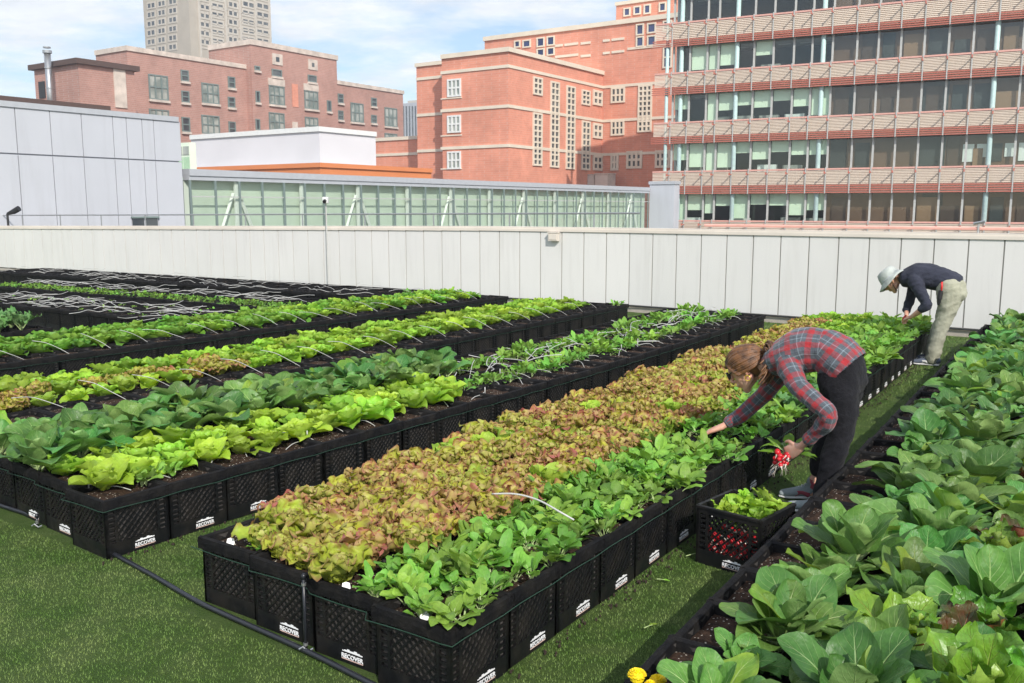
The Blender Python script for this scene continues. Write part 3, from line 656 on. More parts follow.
for i,(zt0,zc0,zb0) in enumerate(zb):
    # slab and ceiling
    m=MB(); m.box((.15,.06,zb0+.05),(sR,D_,zt0-.25),M['floor_in'],mxR); m.build('floor_slab',lg)
    # cream louvre blades held off the facade
    m=MB(); nb=9
    for k in range(nb):
        z=zc0+(zt0-zc0)*(k+.15)/nb; m.box((-1.5,-.55,z),(sR,-.45,z+(zt0-zc0)/nb*.62),M['louv'],mxR)
    m.box((0,-.44,zb0+.06),(sR,-.41,zt0-.05),M['louv'],mxR)
    m.build('louvre_band',lg)
    m=MB(); m.box((-1.5,-.6,zt0+.01),(sR,-.4,zt0+.13),M['pink'],mxR); m.build('edge_rail',lg)
    m=MB()
    for k in range(4):
        z=zb0+(zc0-zb0)*(k+.2)/4; m.box((-1.7,-.62,z),(sR,-.5,z+(zc0-zb0)*.105),M['redtube'],mxR)
    m.build('sunshade_tubes',lg)
    for s in ms:      # brackets reaching out over the louvres
        b=MB(); b.box((s-.04,-.65,zb0),(s+.04,-.632,zt0+.2),M['mull_l'],mxR); b.box((s-.03,-1.25,zt0-.25),(s+.03,-.652,zt0-.18),M['redtube'],mxR); b.box((s-.04,-1.3,zt0-.30),(s+.04,-1.252,zt0-.10),M['redtube'],mxR); b.build('bracket',lg)
for i in range(len(zb)):
    zt_=zb[i][2] if i<len(zb) else 0
    zlo=zb[i+1][0]-.0 if i+1<len(zb) else ZG+.1
    zhi=zb[i][0]
    m=MB(); m.face([mxR@Vector(q) for q in ((.02,0,zlo),(sR,0,zlo),(sR,0,zhi-.02),(.02,0,zhi-.02))],M['glass_c']); wb=m.build('window_band',lg)
    q=MB()
    for s in ms: q.box((s-.07,-.14,zlo),(s+.07,-.004,zhi-.02),M['mull_l'],mxR)
    q.build('mullion',wb)
    # office ceiling, blinds behind the left half
    floor_h=zb[i][2]-zlo
    for j in range(len(ms)-1):
        if mull_px[j]<828:
            r=rngb.random(); drop=(.35+.65*r)*floor_h if i>=1 else .2*floor_h
            if rngb.random()<(.96 if i>=2 else .5):
                b=MB(); b.box((ms[j]+.09,.12,zb[i][2]-drop),(ms[j+1]-.09,.15,zb[i][2]+.1),M['blind'],mxR); b.build('blind',lg)
    b=MB(); zl=zb[i][2]
    for s in np.arange(1,sR,1.6): b.box((s,2.2,zl+.02),(s+.9,2.35,zl+.1),M['white'],mxR)
    b.build('ceiling_fixtures',lg)
for px in (680,734.5,819,989):
    s=fR.s(px,150); m=MB(); m.tube([mxR@Vector((s,-.2,ZG)),mxR@Vector((s,-.2,zb[0][0]+3.8))],.17,M['teal'],12); m.build('column',lg,smooth=True)
# interior furniture: desks and dark doorways
for px0,px1,i,mt in ((730,760,2,'darkint'),(919,945,2,'darkint'),(919,945,3,'darkint'),(925,946,4,'darkint'),(840,852,2,'darkint'),(830,846,3,'darkint')):
    m=MB(); zf=zb[i+1][0]; m.box((fR.s(px0,150),0.28 if px0>828 else 3.5,zf-.8),(fR.s(px1,150),.34 if px0>828 else 3.7,zb[i][2]+.1),M[mt],mxR); m.build('doorway',lg)
for i in (1,2,3,4):
    for j in range(12):
        a=.8+j*1.9; 
        if rngb.random()<.25: continue
        zf=zb[i+1][0] if i+1<len(zb) else zb[i][2]-3; m=MB(); m.box((a,.6,zf-.2),(a+1.4,1.3,zf+.25+.3*rngb.random()),M['white' if rngb.random()<.5 else 'floor_in'],mxR); m.build('desk',lg)
for j in range(6):     # papers pinned on the inner wall, third floor right
    m=MB(); a=fR.s(948+j*14,160); z=zb[3][2]-.6; m.box((a,.28,z-.9-.3*(j%2)),(a+.7,.34,z),M['white' if j%3 else 'darkint'],mxR); m.build('notice_board',lg)
fixparent(lg)
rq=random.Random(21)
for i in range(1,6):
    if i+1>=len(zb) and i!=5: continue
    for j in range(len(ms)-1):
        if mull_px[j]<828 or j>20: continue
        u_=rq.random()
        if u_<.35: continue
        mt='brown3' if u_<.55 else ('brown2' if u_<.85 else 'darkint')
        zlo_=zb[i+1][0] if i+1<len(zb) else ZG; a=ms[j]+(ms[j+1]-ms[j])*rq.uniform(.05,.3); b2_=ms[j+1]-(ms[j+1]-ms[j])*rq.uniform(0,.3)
        m=MB(); m.box((a,.24+.01*(j%3),zlo_+.05),(b2_,.30,zb[i][2]-rq.choice((.1,.3,.9))),M[mt],mxR); o=m.build('reflection_panel',lg); o.matrix_parent_inverse=Matrix.Translation(-lg.location)  # brown and dark sheets paint a broken brick reflection behind the panes
# pale pipe column at the left corner of the louvred building
s=fR.s(668,100); m=MB(); m.tube([mxR@Vector((s,-.4,ZG)),mxR@Vector((s,-.4,zb[0][0]+3))],.14,M['teal'],10); o=m.build('corner_column',lg,smooth=True); o.matrix_parent_inverse=Matrix.Translation(-lg.location)

# ------------------------------------------------------------------ crates and beds
CP=.335; CH=.28
rng=random.Random(11)
def text_mesh(txt,size):
    cu=bpy.data.curves.new('t','FONT'); cu.body=txt; cu.size=size; cu.offset=size*.022; cu.extrude=.0008; cu.align_x='CENTER'; cu.resolution_u=2
    o=bpy.data.objects.new('t',cu); COL.objects.link(o); dg=bpy.context.evaluated_depsgraph_get(); dg.update()
    me=bpy.data.meshes.new_from_object(o.evaluated_get(dg)); bpy.data.objects.remove(o); bpy.data.curves.remove(cu)
    return me
def crate_side(mb,Mx,w,h,mat,top=.24):
    """one side of a milk crate: posts with slots, bands and a diagonal lattice; local x along, y inward, z up"""
    t=.012
    mb.box((0,0,0),(w,t,.070),mat,Mx)                       # bottom band
    mb.box((0,0,h-.035),(w,t,h),mat,Mx); mb.box((0,-.006,h-.012),(w,0,h-.001),mat,Mx)
    mb.box((0,0,.070),(.016,t,h-.035),mat,Mx); mb.box((w-.016,0,.070),(w,t,h-.035),mat,Mx)
    mb.box((.048,0,.070),(.060,t,h-.035),mat,Mx); mb.box((w-.060,0,.070),(w-.048,t,h-.035),mat,Mx)
    z=.084
    while z<h-.045:                                         # slotted corners
        for a,b in ((.016,.048),(w-.048,w-.016)): mb.box((a,.002,z),(b,t-.002,z+.009),mat,Mx)
        z+=.024
    x0,x1,z0,z1=.060,w-.060,.070,h-.035
    hw=.0030; 
    step=.034
    for sg in (1,-1):
        hw=.0042 if sg>0 else .0020
        c=-(z1-z0)
        while c<(x1-x0):
            # line x = x0+c+u , z=z0+u (mirrored for sg<0)
            ua=max(0,-c); ub=min(z1-z0,(x1-x0)-c)
            if ub-ua>.006:
                pa=(x0+c+ua,z0+ua); pb=(x0+c+ub,z0+ub)
                if sg<0: pa=(x0+x1-pa[0],pa[1]); pb=(x0+x1-pb[0],pb[1])
                dx,dz=pb[0]-pa[0],pb[1]-pa[1]; L=math.hypot(dx,dz); nx,nz=-dz/L*hw,dx/L*hw; ya=.000 if sg>0 else .0045
                Q=[(pa[0]+nx,ya,pa[1]+nz),(pa[0]-nx,ya,pa[1]-nz),(pb[0]-nx,ya,pb[1]-nz),(pb[0]+nx,ya,pb[1]+nz)]
                Q2=[(q[0],q[1]+.004,q[2]) for q in Q]
                A=[Mx@Vector(q) for q in Q]; B=[Mx@Vector(q) for q in Q2]
                mb.face(A,mat); mb.face([B[3],B[2],B[1],B[0]],mat)
                for i in range(4):
                    j=(i+1)%4; mb.face([A[j],A[i],B[i],B[j]],mat)
            c+=step
def sideM(k,w):
    a=k*math.pi/2; R=Matrix.Rotation(a,4,'Z'); T=Matrix.Translation((w/2,w/2,0))
    return T@R@Matrix.Translation((-w/2,-w/2,0))
cw=CP-.008
def crate_body():
    m=MB()
    for k in range(4): crate_side(m,sideM(k,cw),cw,CH,M['plastic'])
    m.box((.013,.013,.004),(cw-.013,cw-.013,.014),M['plastic'])
    return m.mesh('crate_body')
ME_body=crate_body()
def liner_mesh():
    m=MB(); r=random.Random(3); f=M['fabric']
    # inner bag visible behind the lattice, slightly bulging and creased
    n=10
    for k in range(4):
        Mx=sideM(k,cw); g=[[ (Mx@Vector((.014+(cw-.028)*i/n,.015+.003*math.sin(i*1.7+k)+r.uniform(-.0015,.0015),.016+(CH-.02)*j/5))) for i in range(n+1)] for j in range(6)]
        for j in range(5):
            for i in range(n): m.face([g[j][i],g[j][i+1],g[j+1][i+1],g[j+1][i]],M['bag'])
        # fold over the rim, loose below
        pr=[(.020,CH-.030),(.014,CH+.004),(.004,CH+.010),(-.010,CH+.006),(-.013,CH-.012),(-.0115,CH-.042)]
        w2=[[ (Mx@Vector((max(-.0135,min(cw+.0135,-.0135+(cw+.027)*i/n)),y+(r.uniform(-.0012,.0012) if 0<q<5 and 0<i<n else 0),z+(r.uniform(-.004,.004) if q==5 else 0)))) for i in range(n+1)] for q,(y,z) in enumerate(pr)]
        for j in range(5):
            for i in range(n):
                m.face([w2[j][i+1],w2[j][i],w2[j+1][i],w2[j+1][i+1]],f)
    return m.mesh('liner')
ME_liner=liner_mesh()
def soil_mesh(sd):
    m=MB(); r=random.Random(sd); n=7; a,b=.018,cw-.018
    g=[[Vector((a+(b-a)*i/n,a+(b-a)*j/n,.252+r.uniform(-.006,.006)+(.008 if 0<i<n and 0<j<n else -.004))) for i in range(n+1)] for j in range(n+1)]
    for j in range(n):
        for i in range(n): m.face([g[j][i],g[j][i+1],g[j+1][i+1],g[j+1][i]],M['soil'])
    return m.mesh('soil',True)
ME_soil=[soil_mesh(k) for k in range(3)]
M['lab']=plain('white crate print',(.78,.79,.80),.5,var=.03); M['lab_line']=plain('reddish crate print line',(.70,.50,.44),.5); M['lab_dark']=plain('dark crate print letters',(.03,.035,.05),.5)
def label_mesh():
    m=MB(); w=.105; x0=cw/2+.03; f=M['lab']; y=-.0012     # plate on the bottom band: skyline over the word and a line
    sk=[(.004,.0485,.010),(.014,.0515,.014),(.028,.056,.012),(.040,.0525,.022),(.062,.057,.014),(.076,.053,.014),(.090,.050,.013)]
    for a,z,ww in sk: m.box((x0-w/2+a,y,.0455),(x0-w/2+a+ww,0,z),M['lab'])
    m.box((x0-w/2,y,.0150),(x0+w/2,0,.0178),M['lab_line'])
    return m.mesh('label_plate')
ME_lab=label_mesh()
def letters_mesh():
    me=text_mesh('RECOVER',.0245); me.name='lettering'; me.materials.clear(); me.materials.append(M['lab'])
    T=Matrix.Translation((cw/2+.03,-.0014,.0210))@Matrix.Rotation(math.pi/2,4,'X'); me.transform(T); return me
ME_txt=letters_mesh()
def make_crate(label,group,soil=True,labels=(0,),liner=True):
    o=empty('milk_crate',(0,0,0),0,label,'crate',group)
    inst('crate_body',ME_body,(0,0,0),parent=o)
    if liner: inst('liner',ME_liner,(0,0,0),parent=o)
    if soil: inst('soil',ME_soil[rng.randrange(3)],(0,0,0),parent=o)
    for k in labels:
        Mx=sideM(k,cw); p=inst('label_plate',ME_lab,(0,0,0),parent=o); p.matrix_local=Mx
        inst('lettering',ME_txt,(0,0,0),parent=p)
    return o
class Bed:
    """s runs along the bed from its near end, t runs left from the right hand edge"""
    def __init__(s,x,y,d,L,wd=4,bend=0.0,zs=0.0):
        s.o=Vector((x,y,0)); s.d=Vector((d[0],d[1],0)).normalized(); s.n=Vector((-s.d.y,s.d.x,0)); s.L=L; s.wd=wd; s.bend=bend
        s.len=L*CP; s.width=wd*CP; s.sk=(0,0,0,0); s.cp=CP
    def off(s,q):
        x=min(1,max(0,q/s.len)); return s.bend*4*x*(1-x)
    def pt(s,q,t,z=0.0):
        x=max(0,min(3,t/s.cp-.5)); i=min(2,int(x)); k_=s.sk[i]+(s.sk[i+1]-s.sk[i])*(x-i)
        v=s.o+s.d*(q+k_)+s.n*(t+s.off(q)); v.z=z; return v
    def ang(s,q):
        a=s.pt(q+.05,0); b=s.pt(q-.05,0); v=a-b; return math.atan2(v.y,v.x)
BD={}
BD['A']=Bed(-.094-.549*CP*.57,2.971-.836*CP*.57,(.549,.836),28,4,-.055)
BD['B']=Bed(-1.80-.567*CP*.57,4.286-.824*CP*.57,(.567,.824),27,4,-.125)
BD['A'].sk=(0,.05,.075,.11); BD['B'].sk=(0,.06,.085,.11); BD['A'].cp=.354; BD['B'].cp=.350
for k_ in 'AB': BD[k_].width=4*BD[k_].cp
uC=Vector((.556,.831,0))
endC=gp(628,305,.28); endD=gp(508,297,.28)
BD['C']=Bed(endC.x-.556*CP*33,endC.y-.831*CP*33,(.556,.831),33,4,-.03)
BD['D']=Bed(endD.x-.585*CP*29,endD.y-.811*CP*29,(.585,.811),29,4,0)
hd=Vector((5.56-.38,10.67-2.55,0)).normalized()
hs=Vector((.381,2.548,0))-hd*.75; hn=Vector((-hd.y,hd.x,0))
BD['H']=Bed(hs.x-hn.x*4*CP,hs.y-hn.y*4*CP,(hd.x,hd.y),31,4,0)
# beds along the parapet: their right hand edge faces the camera, s runs to the left end -> use d=W and origin at left
def wbed(px,py,L,wd=4,z=.28,extra=0):
    e=gp(px,py,z); d=d01; o=e-d*CP*L; return Bed(o.x,o.y,(d.x,d.y),L,wd,0)
BD['G']=wbed(388,298,33); BD['F']=wbed(278,309.5,22); BD['E']=wbed(212,325,18)
kd=(.585,.811); kc=Vector((-5.25,10.35,0)); BD['K']=Bed(kc.x-kd[0]*CP*9,kc.y-kd[1]*CP*9,kd,9,3,0)
desc={'A':'the front bed of red lettuce','B':'the second bed with bok choy','C':'the pale lettuce bed left of centre','D':'the fourth bed nearest the parapet pole','E':'the sparse bed with tangled white tubes','F':'the low seedling bed before the parapet','G':'the bare bed against the parapet','H':'the big bok choy bed at the right','K':'the small kale bed at the left edge'}
def place_crate(b,i,j,labels,label,group,**k):
    """crate i along, j to the left; its local x axis runs along the bed, its side 0 faces right"""
    q=i*CP; a=b.ang(q+CP/2); o=make_crate(label,group,labels=labels,**k)
    p=b.pt(q+b.sk[min(3,j)],j*b.cp+.004)-b.d*(b.pt(0,j*b.cp+.004)-b.pt(0,0)).dot(b.d); p.z=0; o.location=(p.x,p.y,.003*((i*7+j*3)%3)); o.rotation_euler=(rng.uniform(-.006,.006),rng.uniform(-.006,.006),a+rng.uniform(-.012,.012))
    # local y must point to the left of travel
    return o
ncr=0
for key in 'ABCDHGFEK':
    b=BD[key]; d_=desc[key]
    gr='crates along the right side of '+d_; ge='crates across the near end of '+d_
    cols=[0]
    for i in range(b.L):
        q=b.pt(i*CP,0); 
        if key=='K' and i<b.L-3: continue
        if q.y>0 and abs(q.x/max(q.y,.1))>.72 and key!='H': continue
        if key=='H' : continue
        if key in 'AB' and i==0: continue
        if key in 'GFEK': lab=()
        else: lab=(0,)
        place_crate(b,i,0,lab,'black crate on the right side of '+d_ if key not in 'GFE' else 'black crate in the front row of '+d_,gr if key not in 'GFE' else 'crates in the front row of '+d_); ncr+=1
    if key in 'AB':
        for j in range(4):
            if j==0: place_crate(b,0,0,(0,),'corner crate at the nearest right corner of '+d_,None)
            elif j==3: place_crate(b,0,3,(),'corner crate at the nearest left corner of '+d_,None)
            elif j==1: place_crate(b,0,1,(3,),'crate right of the riser, end of '+d_ if key=='A' else 'second crate from the front corner of '+d_,None)
            else: place_crate(b,0,2,(3,),'crate left of the riser pipe, end of '+d_ if key=='A' else 'third crate from the front corner of '+d_,None)
            ncr+=1
    if key=='A':
        for i in range(1,13): place_crate(b,i,3,(),'black crate on the left side of '+d_,'crates along the left side of '+d_); ncr+=1
    if key=='H':
        for i in range(0,31):
            place_crate(b,i,3,(2,),'black crate on the aisle side of '+d_,'crates on the aisle side of '+d_); ncr+=1
        for i in range(0,16):
            place_crate(b,i,2,(),'black crate in the second row of '+d_,'crates in the second row of '+d_); ncr+=1
# remaining crates of every bed, hidden under the plants: simplified, one object
rest=MB(); soilm=MB(); rr=random.Random(4)
for key,b in BD.items():
    for i in range(b.L):
        for j in range(b.wd):
            vis=(j==0 and key!='H') or (key in 'AB' and i==0) or (key=='A' and j==3 and i<13) or (key=='H' and (j==3 or (j==2 and i<16))) 
            if key=='K' and j==0 and i<b.L-3: vis=False
            q=b.pt(i*CP+b.sk[min(3,j)],j*b.cp+.004)-b.d*(b.pt(0,j*b.cp+.004)-b.pt(0,0)).dot(b.d); q.z=0; a=b.ang(i*CP+CP/2); Mx=Matrix.Translation(q)@Matrix.Rotation(a,4,'Z')
            if vis: continue
            for lo,hi in (((0,0,.01),(cw,.012,CH+.006)),((0,cw-.012,.01),(cw,cw,CH+.006)),((0,.0125,.01),(.012,cw-.0125,CH+.006)),((cw-.012,.0125,.01),(cw,cw-.0125,CH+.006))):
                rest.box(lo,hi,M['fabric'],Mx)
            n=3; e0,e1=.0125,cw-.0125
            g_=[[Mx@Vector((e0+(e1-e0)*x/n,e0+(e1-e0)*y/n,.255+rr.uniform(-.006,.008))) for x in range(n+1)] for y in range(n+1)]
            for y in range(n):
                for x in range(n): soilm.face([g_[y][x],g_[y][x+1],g_[y+1][x+1],g_[y+1][x]],M['soil'])
tag(rest.build('milk_crates'),'black milk crates standing unseen under the plants inside the beds','crates',kind='stuff')
tag(soilm.build('potting_soil'),'dark potting soil filling the crates under the plants','soil',kind='stuff')
# green twine round the beds
M['twine']=plain('green garden twine',(.018,.055,.036),.7)
for key in 'ABCDH':
    b=BD[key]; m=MB(); o=-.020; pts=[]
    if key=='H': pts=[b.pt(q,b.width+.018,.243+.002*math.sin(q*20)) for q in np.arange(.0,b.len,.11)]
    else:
        if key in 'AB': pts=[b.pt(-.022+b.sk[min(3,max(0,int(t/b.cp)))],t,.240+.004*math.sin(t*9.4))-b.d*(b.pt(0,t)-b.pt(0,0)).dot(b.d) for t in np.arange(b.width+.018,.0,-.04)]+[b.pt(-.016,-.016,.240)]
        pts+=[b.pt(q,-.016,.240+.003*math.sin(q*18.7)) for q in np.arange(.05,b.len,.11)]
    m.tube(pts,.0017,M['twine'],4); tag(m.build('garden_twine'),'green twine tied round the rim of '+desc[key],'twine')
# feed pipe on the turf along the near ends
A=BD['A']; Bb=BD['B']
m=MB(); P=[gp(-40,494),gp(0,508),gp(37,520),gp(80,537),gp(113,556.5),gp(150,577),gp(194,603),A.pt(-.05,1.2),A.pt(-.045,.7),A.pt(-.05,.3),A.pt(-.06,.05),A.pt(-.1,-.2)]
from mathutils import geometry
def smooth(P,n=6):
    out=[]
    for i in range(len(P)-1):
        p0=P[max(i-1,0)];p1=P[i];p2=P[i+1];p3=P[min(i+2,len(P)-1)]
        for k in range(n):
            t=k/n; out.append(.5*((2*p1)+(-p0+p2)*t+(2*p0-5*p1+4*p2-p3)*t*t+(-p0+3*p1-3*p2+p3)*t**3))
    out.append(P[-1]); return out
for p in P: p.z=.016
m.tube(smooth(P),.0105,M['pvc'],8); tag(m.build('irrigation_pipe',smooth=True),'black irrigation pipe lying on the turf along the ends of the beds','pipe')
def riser(b,t,lab,hh=.29):
    p=b.pt(-.035,t-.01)-b.d*.0; o=empty('riser_pipe',(p.x,p.y,0),0,lab,'pipe')
    m=MB(); m.tube([(0,0,.02),(0,0,hh)],.0065,M['pvc'],8); m.build('tube',o,smooth=True)
    m=MB(); m.tube([(0,0,hh),(0,0,hh+.012),(.004,-.002,hh+.020)],[.008,.010,.006],M['pvc'],10); m.build('valve_head',o,smooth=True)
    for z in (.035,hh-.02): 
        m=MB(); m.tube([(0,0,z-.005),(0,0,z+.005)],.009,M['metal'],10); m.build('clamp',o)
    m=MB(); m.tube([(-.022,-.012,.020),(-.008,-.014,.030),(.012,-.014,.014),(.03,-.01,.022)],.004,M['metal'],6); m.build('wire_clip',o)
    return o
riser(A,2*A.cp+.004,'thin black riser pipe with steel clamps on the near end of the red lettuce bed')
riser(Bb,2*Bb.cp+.004,'short black riser pipe on the near end of the bok choy bed',.06)
p=gp(310,600); 
# harvest crate with radishes
o=gp(697,559); cdir=Vector((.73,-.68,0)).normalized()
hc=make_crate('open black milk crate filled with red radishes standing on the turf',None,soil=False,labels=(0,),liner=False)
hc['category']='crate'; hc.location=(.862,4.105,0); hc.rotation_euler=(0,0,math.atan2(cdir.y,cdir.x)); HC=hc
# ------------------------------------------------------------------ plants
def leaf(mb,base,az,L,Wd,e0,e1,mat,stem,pet=.25,pw=.006,p=.72,q=.62,cup=.25,ruf=.0,rf=3,nx=6,ny=8,r=None,twist=0.0,lobes=0.0,side=0.0,wave=.0):
    r=r or random; base=Vector(base); ph=r.uniform(0,6.28); ph2=r.uniform(0,6.28)
    N=ny; pts=[]; pos=base.copy(); prev=0
    npet=2 if pet>0 else 0
    ts=[pet*i/npet for i in range(npet)] if npet else []
    ts+= [pet+(1-pet)*(1-(1-i/ny)**1.55) for i in range(ny+1)]
    rows=[]; a=az
    for i,t in enumerate(ts):
        dt=t-prev; prev=t
        e=e0+(e1-e0)*t**1.3; a=az+side*t
        d=Vector((math.cos(a)*math.cos(e),math.sin(a)*math.cos(e),math.sin(e))); pos=pos+d*L*dt
        tw=twist*t; sv=Vector((-math.sin(a),math.cos(a),0)); nv=sv.cross(d)*-1; 
        if nv.z<0 and abs(e)<1.5: pass
        nv=d.cross(sv)*-1 if (d.cross(sv)*-1).dot(Vector((0,0,1)))>=0 else d.cross(sv)
        s2=sv*math.cos(tw)+nv*math.sin(tw); n2_=nv*math.cos(tw)-sv*math.sin(tw)
        if t<pet: w=pw
        else:
            tt=(t-pet)/(1-pet); w=max(pw if tt<.9 else .0008,Wd/2*(max(0,math.sin(math.pi*min(1,tt**p)))**q))
            if lobes: w*=1-lobes*(.5+.5*math.sin(tt*(22 if lobes>.14 else 38)+ph))
        rows.append((t,pos.copy(),s2,n2_,w))
    b=len(mb.v); k=mb.mi(mat)
    for (t,P,s2,n2_,w) in rows:
        tt=max(0,(t-pet)/(1-pet))
        for i in range(nx+1):
            u=-1+2*i/nx; au=abs(u)
            h=cup*w*u*u + (ruf*Wd*math.sin(tt*rf*6.28+ph+(1.3 if u>0 else 0)+au*1.5)*au**1.8*(.35+.65*tt) if t>=pet else 0)+ wave*Wd*math.sin(tt*7+ph2+u*2.2)*(.3+.7*au)*(1 if t>=pet else 0)
            mb.v.append(tuple(P+s2*(u*w)+n2_*h))
    R=len(rows)
    for j in range(R-1):
        v0=max(0,(rows[j][0]-pet)/(1-pet)); v1=max(0,(rows[j+1][0]-pet)/(1-pet))
        for i in range(nx):
            a_=b+j*(nx+1)+i; mb.f.append((a_+nx+1,a_+nx+2,a_+1,a_)); mb.m.append(k if rows[j][0]>=pet-1e-6 or stem is None else mb.mi(stem))
            u0,u1=i/nx,(i+1)/nx; mb.uv.append([(u0,v1),(u1,v1),(u1,v0),(u0,v0)])
    if stem is not None and pet>0:
        sp=[r_[1] for r_ in rows[:npet+2]]; mb.tube(sp,[pw*1.0,pw*.85]+[pw*.5]*(len(sp)-2),stem,5,caps=False)
GA=2.39996
def collard(sd,n=11,S=1.0,yellow=False,hi=(8,10)):
    r=random.Random(sd); m=MB()
    for i in range(n):
        f=i/(n-1); az=i*GA+r.uniform(-.3,.3); L=S*(.30-.11*f)*r.uniform(.85,1.12); Wd=S*(.185-.065*f)*r.uniform(.85,1.12)
        e0=R_(52+30*f+r.uniform(-6,6)); e1=R_(-18+85*f+r.uniform(-18,14))
        mt='collard_y' if (yellow and i<2) or r.random()<.05 else 'collard'
        leaf(m,(r.uniform(-.01,.01),r.uniform(-.01,.01),0),az,L,Wd,e0,e1,M[mt],M['stem'],pet=.30,pw=.0075*S,p=.62,q=.5,cup=r.uniform(.10,.34),ruf=.035,rf=2.2,nx=hi[0],ny=hi[1],r=r,twist=r.uniform(-.5,.5),side=r.uniform(-.3,.3),wave=.045)
    return m.mesh('bok_choy',True)
def butter(sd,n=15,S=1.0,mat='butter',ruf=.05,nx=6,ny=7):
    r=random.Random(sd); m=MB()
    for i in range(n):
        f=i/(n-1); az=i*GA+r.uniform(-.3,.3); L=S*(.150-.07*f)*r.uniform(.85,1.12); Wd=S*(.118-.040*f)*r.uniform(.85,1.15)
        e0=R_(36+44*f+r.uniform(-8,8)); e1=R_(-8+95*f+r.uniform(-20,20))
        leaf(m,(0,0,0),az,L,Wd,e0,e1,M[mat],None,pet=0,pw=.012,p=.62,q=.55,cup=r.uniform(.3,.6),ruf=ruf,rf=3.8,nx=nx,ny=ny,r=r,twist=r.uniform(-.3,.3),side=r.uniform(-.2,.2),wave=.05)
    return m.mesh('lettuce',True)
def loose(sd,n=30,S=1.0,mat='red',nx=8,ny=13,ruf=.17,lob=.0,up=0):
    r=random.Random(sd); m=MB()
    for i in range(n):
        f=i/(n-1); az=i*GA+r.uniform(-.4,.4); L=S*(.138-.05*f)*r.uniform(.8,1.15); Wd=S*(.092-.022*f)*r.uniform(.8,1.2)
        e0=R_(46+40*f+r.uniform(-8,8)+up); e1=R_(2+80*f+r.uniform(-22,20))
        leaf(m,(r.uniform(-.012,.012),r.uniform(-.012,.012),0),az,L,Wd,e0,e1,M[mat],None,pet=0,pw=.010,p=.80,q=.45,cup=r.uniform(.1,.5),ruf=ruf,rf=3.8,nx=nx,ny=ny,r=r,twist=r.uniform(-.6,.6),lobes=lob,side=r.uniform(-.5,.5),wave=.06)
    return m.mesh('leaf_lettuce',True)
def radish(sd,n=14,S=1.0,mat='rad',lob=.0,nx=4,ny=6,k=3,sp=.045,stemm='stem'):
    r=random.Random(sd); m=MB()
    for c in range(k):
        bx,by=r.uniform(-sp,sp),r.uniform(-sp,sp)
        for i in range(n//2+r.randrange(3)):
            az=r.uniform(0,6.28); L=S*r.uniform(.09,.17); Wd=S*r.uniform(.038,.062)
            e0=R_(r.uniform(50,85)); e1=R_(r.uniform(-25,50))
            leaf(m,(bx,by,0),az,L,Wd,e0,e1,M[mat],M[stemm],pet=.40,pw=.0028*S,p=.72,q=.5,cup=r.uniform(.0,.35),ruf=.05,rf=2.5,nx=nx,ny=ny,r=r,twist=r.uniform(-.6,.6),lobes=lob,side=r.uniform(-.5,.5),wave=.06)
    return m.mesh('radish_plant',True)
def kale(sd,n=12,S=1.0):
    r=random.Random(sd); m=MB()
    for i in range(n):
        f=i/(n-1); az=i*GA+r.uniform(-.3,.3); L=S*(.24-.08*f)*r.uniform(.85,1.1); Wd=S*.11*r.uniform(.8,1.1)
        leaf(m,(0,0,0),az,L,Wd,R_(55+30*f),R_(-10+80*f+r.uniform(-15,15)),M['kale'],M['stem'],pet=.3,pw=.005,p=.8,q=.6,cup=.3,ruf=.20,rf=5,nx=6,ny=9,r=r,twist=r.uniform(-.5,.5),lobes=.15)
    return m.mesh('kale_plant',True)
def chard(sd,n=10,S=1.0,red=False):
    r=random.Random(sd); m=MB()
    for i in range(n):
        f=i/(n-1); az=i*GA+r.uniform(-.3,.3); L=S*(.27-.08*f)*r.uniform(.85,1.1); Wd=S*.115*r.uniform(.8,1.15)
        mt='chard_r' if red and r.random()<.6 else 'chard'
        leaf(m,(r.uniform(-.012,.012),r.uniform(-.012,.012),0),az,L,Wd,R_(60+25*f),R_(5+70*f+r.uniform(-20,15)),M[mt],M['stem_r' if red else 'stem'],pet=.32,pw=.005,p=.75,q=.62,cup=.35,ruf=.12,rf=4,nx=7,ny=10,r=r,twist=r.uniform(-.5,.5),lobes=.10,wave=.08)
    return m.mesh('chard_plant',True)
V={}
V['collard']=[collard(k,n=10+k%3,S=1.0) for k in range(12)]
V['collard_y']=[collard(40+k,n=11,yellow=True) for k in range(2)]
V['butter']=[butter(k) for k in range(5)]
V['lett']=[butter(60+k,16,1.0,'lett' if k%3 else 'butter',ruf=.08,nx=5,ny=6) for k in range(5)]
V['lett_d']=[butter(80+k,13,1.0,'lett_d',ruf=.06,nx=5,ny=6) for k in range(4)]
V['red']=[loose(k,S=1.0) for k in range(6)]
V['looseg']=[loose(30+k,mat='lett',ruf=.13,nx=5,ny=6,n=20) for k in range(4)]
V['rad']=[radish(k) for k in range(6)]
V['ara']=[radish(20+k,12,.85,'ara',lob=.22,k=3) for k in range(5)]
V['small']=[radish(50+k,8,.62,'ara' if k%2 else 'rad',lob=.15,k=3,sp=.04,nx=3,ny=4) for k in range(5)]
V['tiny']=[radish(70+k,6,.42,'ara' if k%2 else 'rad',k=2,sp=.035,nx=2,ny=3) for k in range(4)]
V['kale']=[kale(k) for k in range(3)]
V['chard']=[chard(k) for k in range(3)]; V['chard_r']=[chard(20+k,red=True) for k in range(2)]
cnt={}
pr_=random.Random(77)
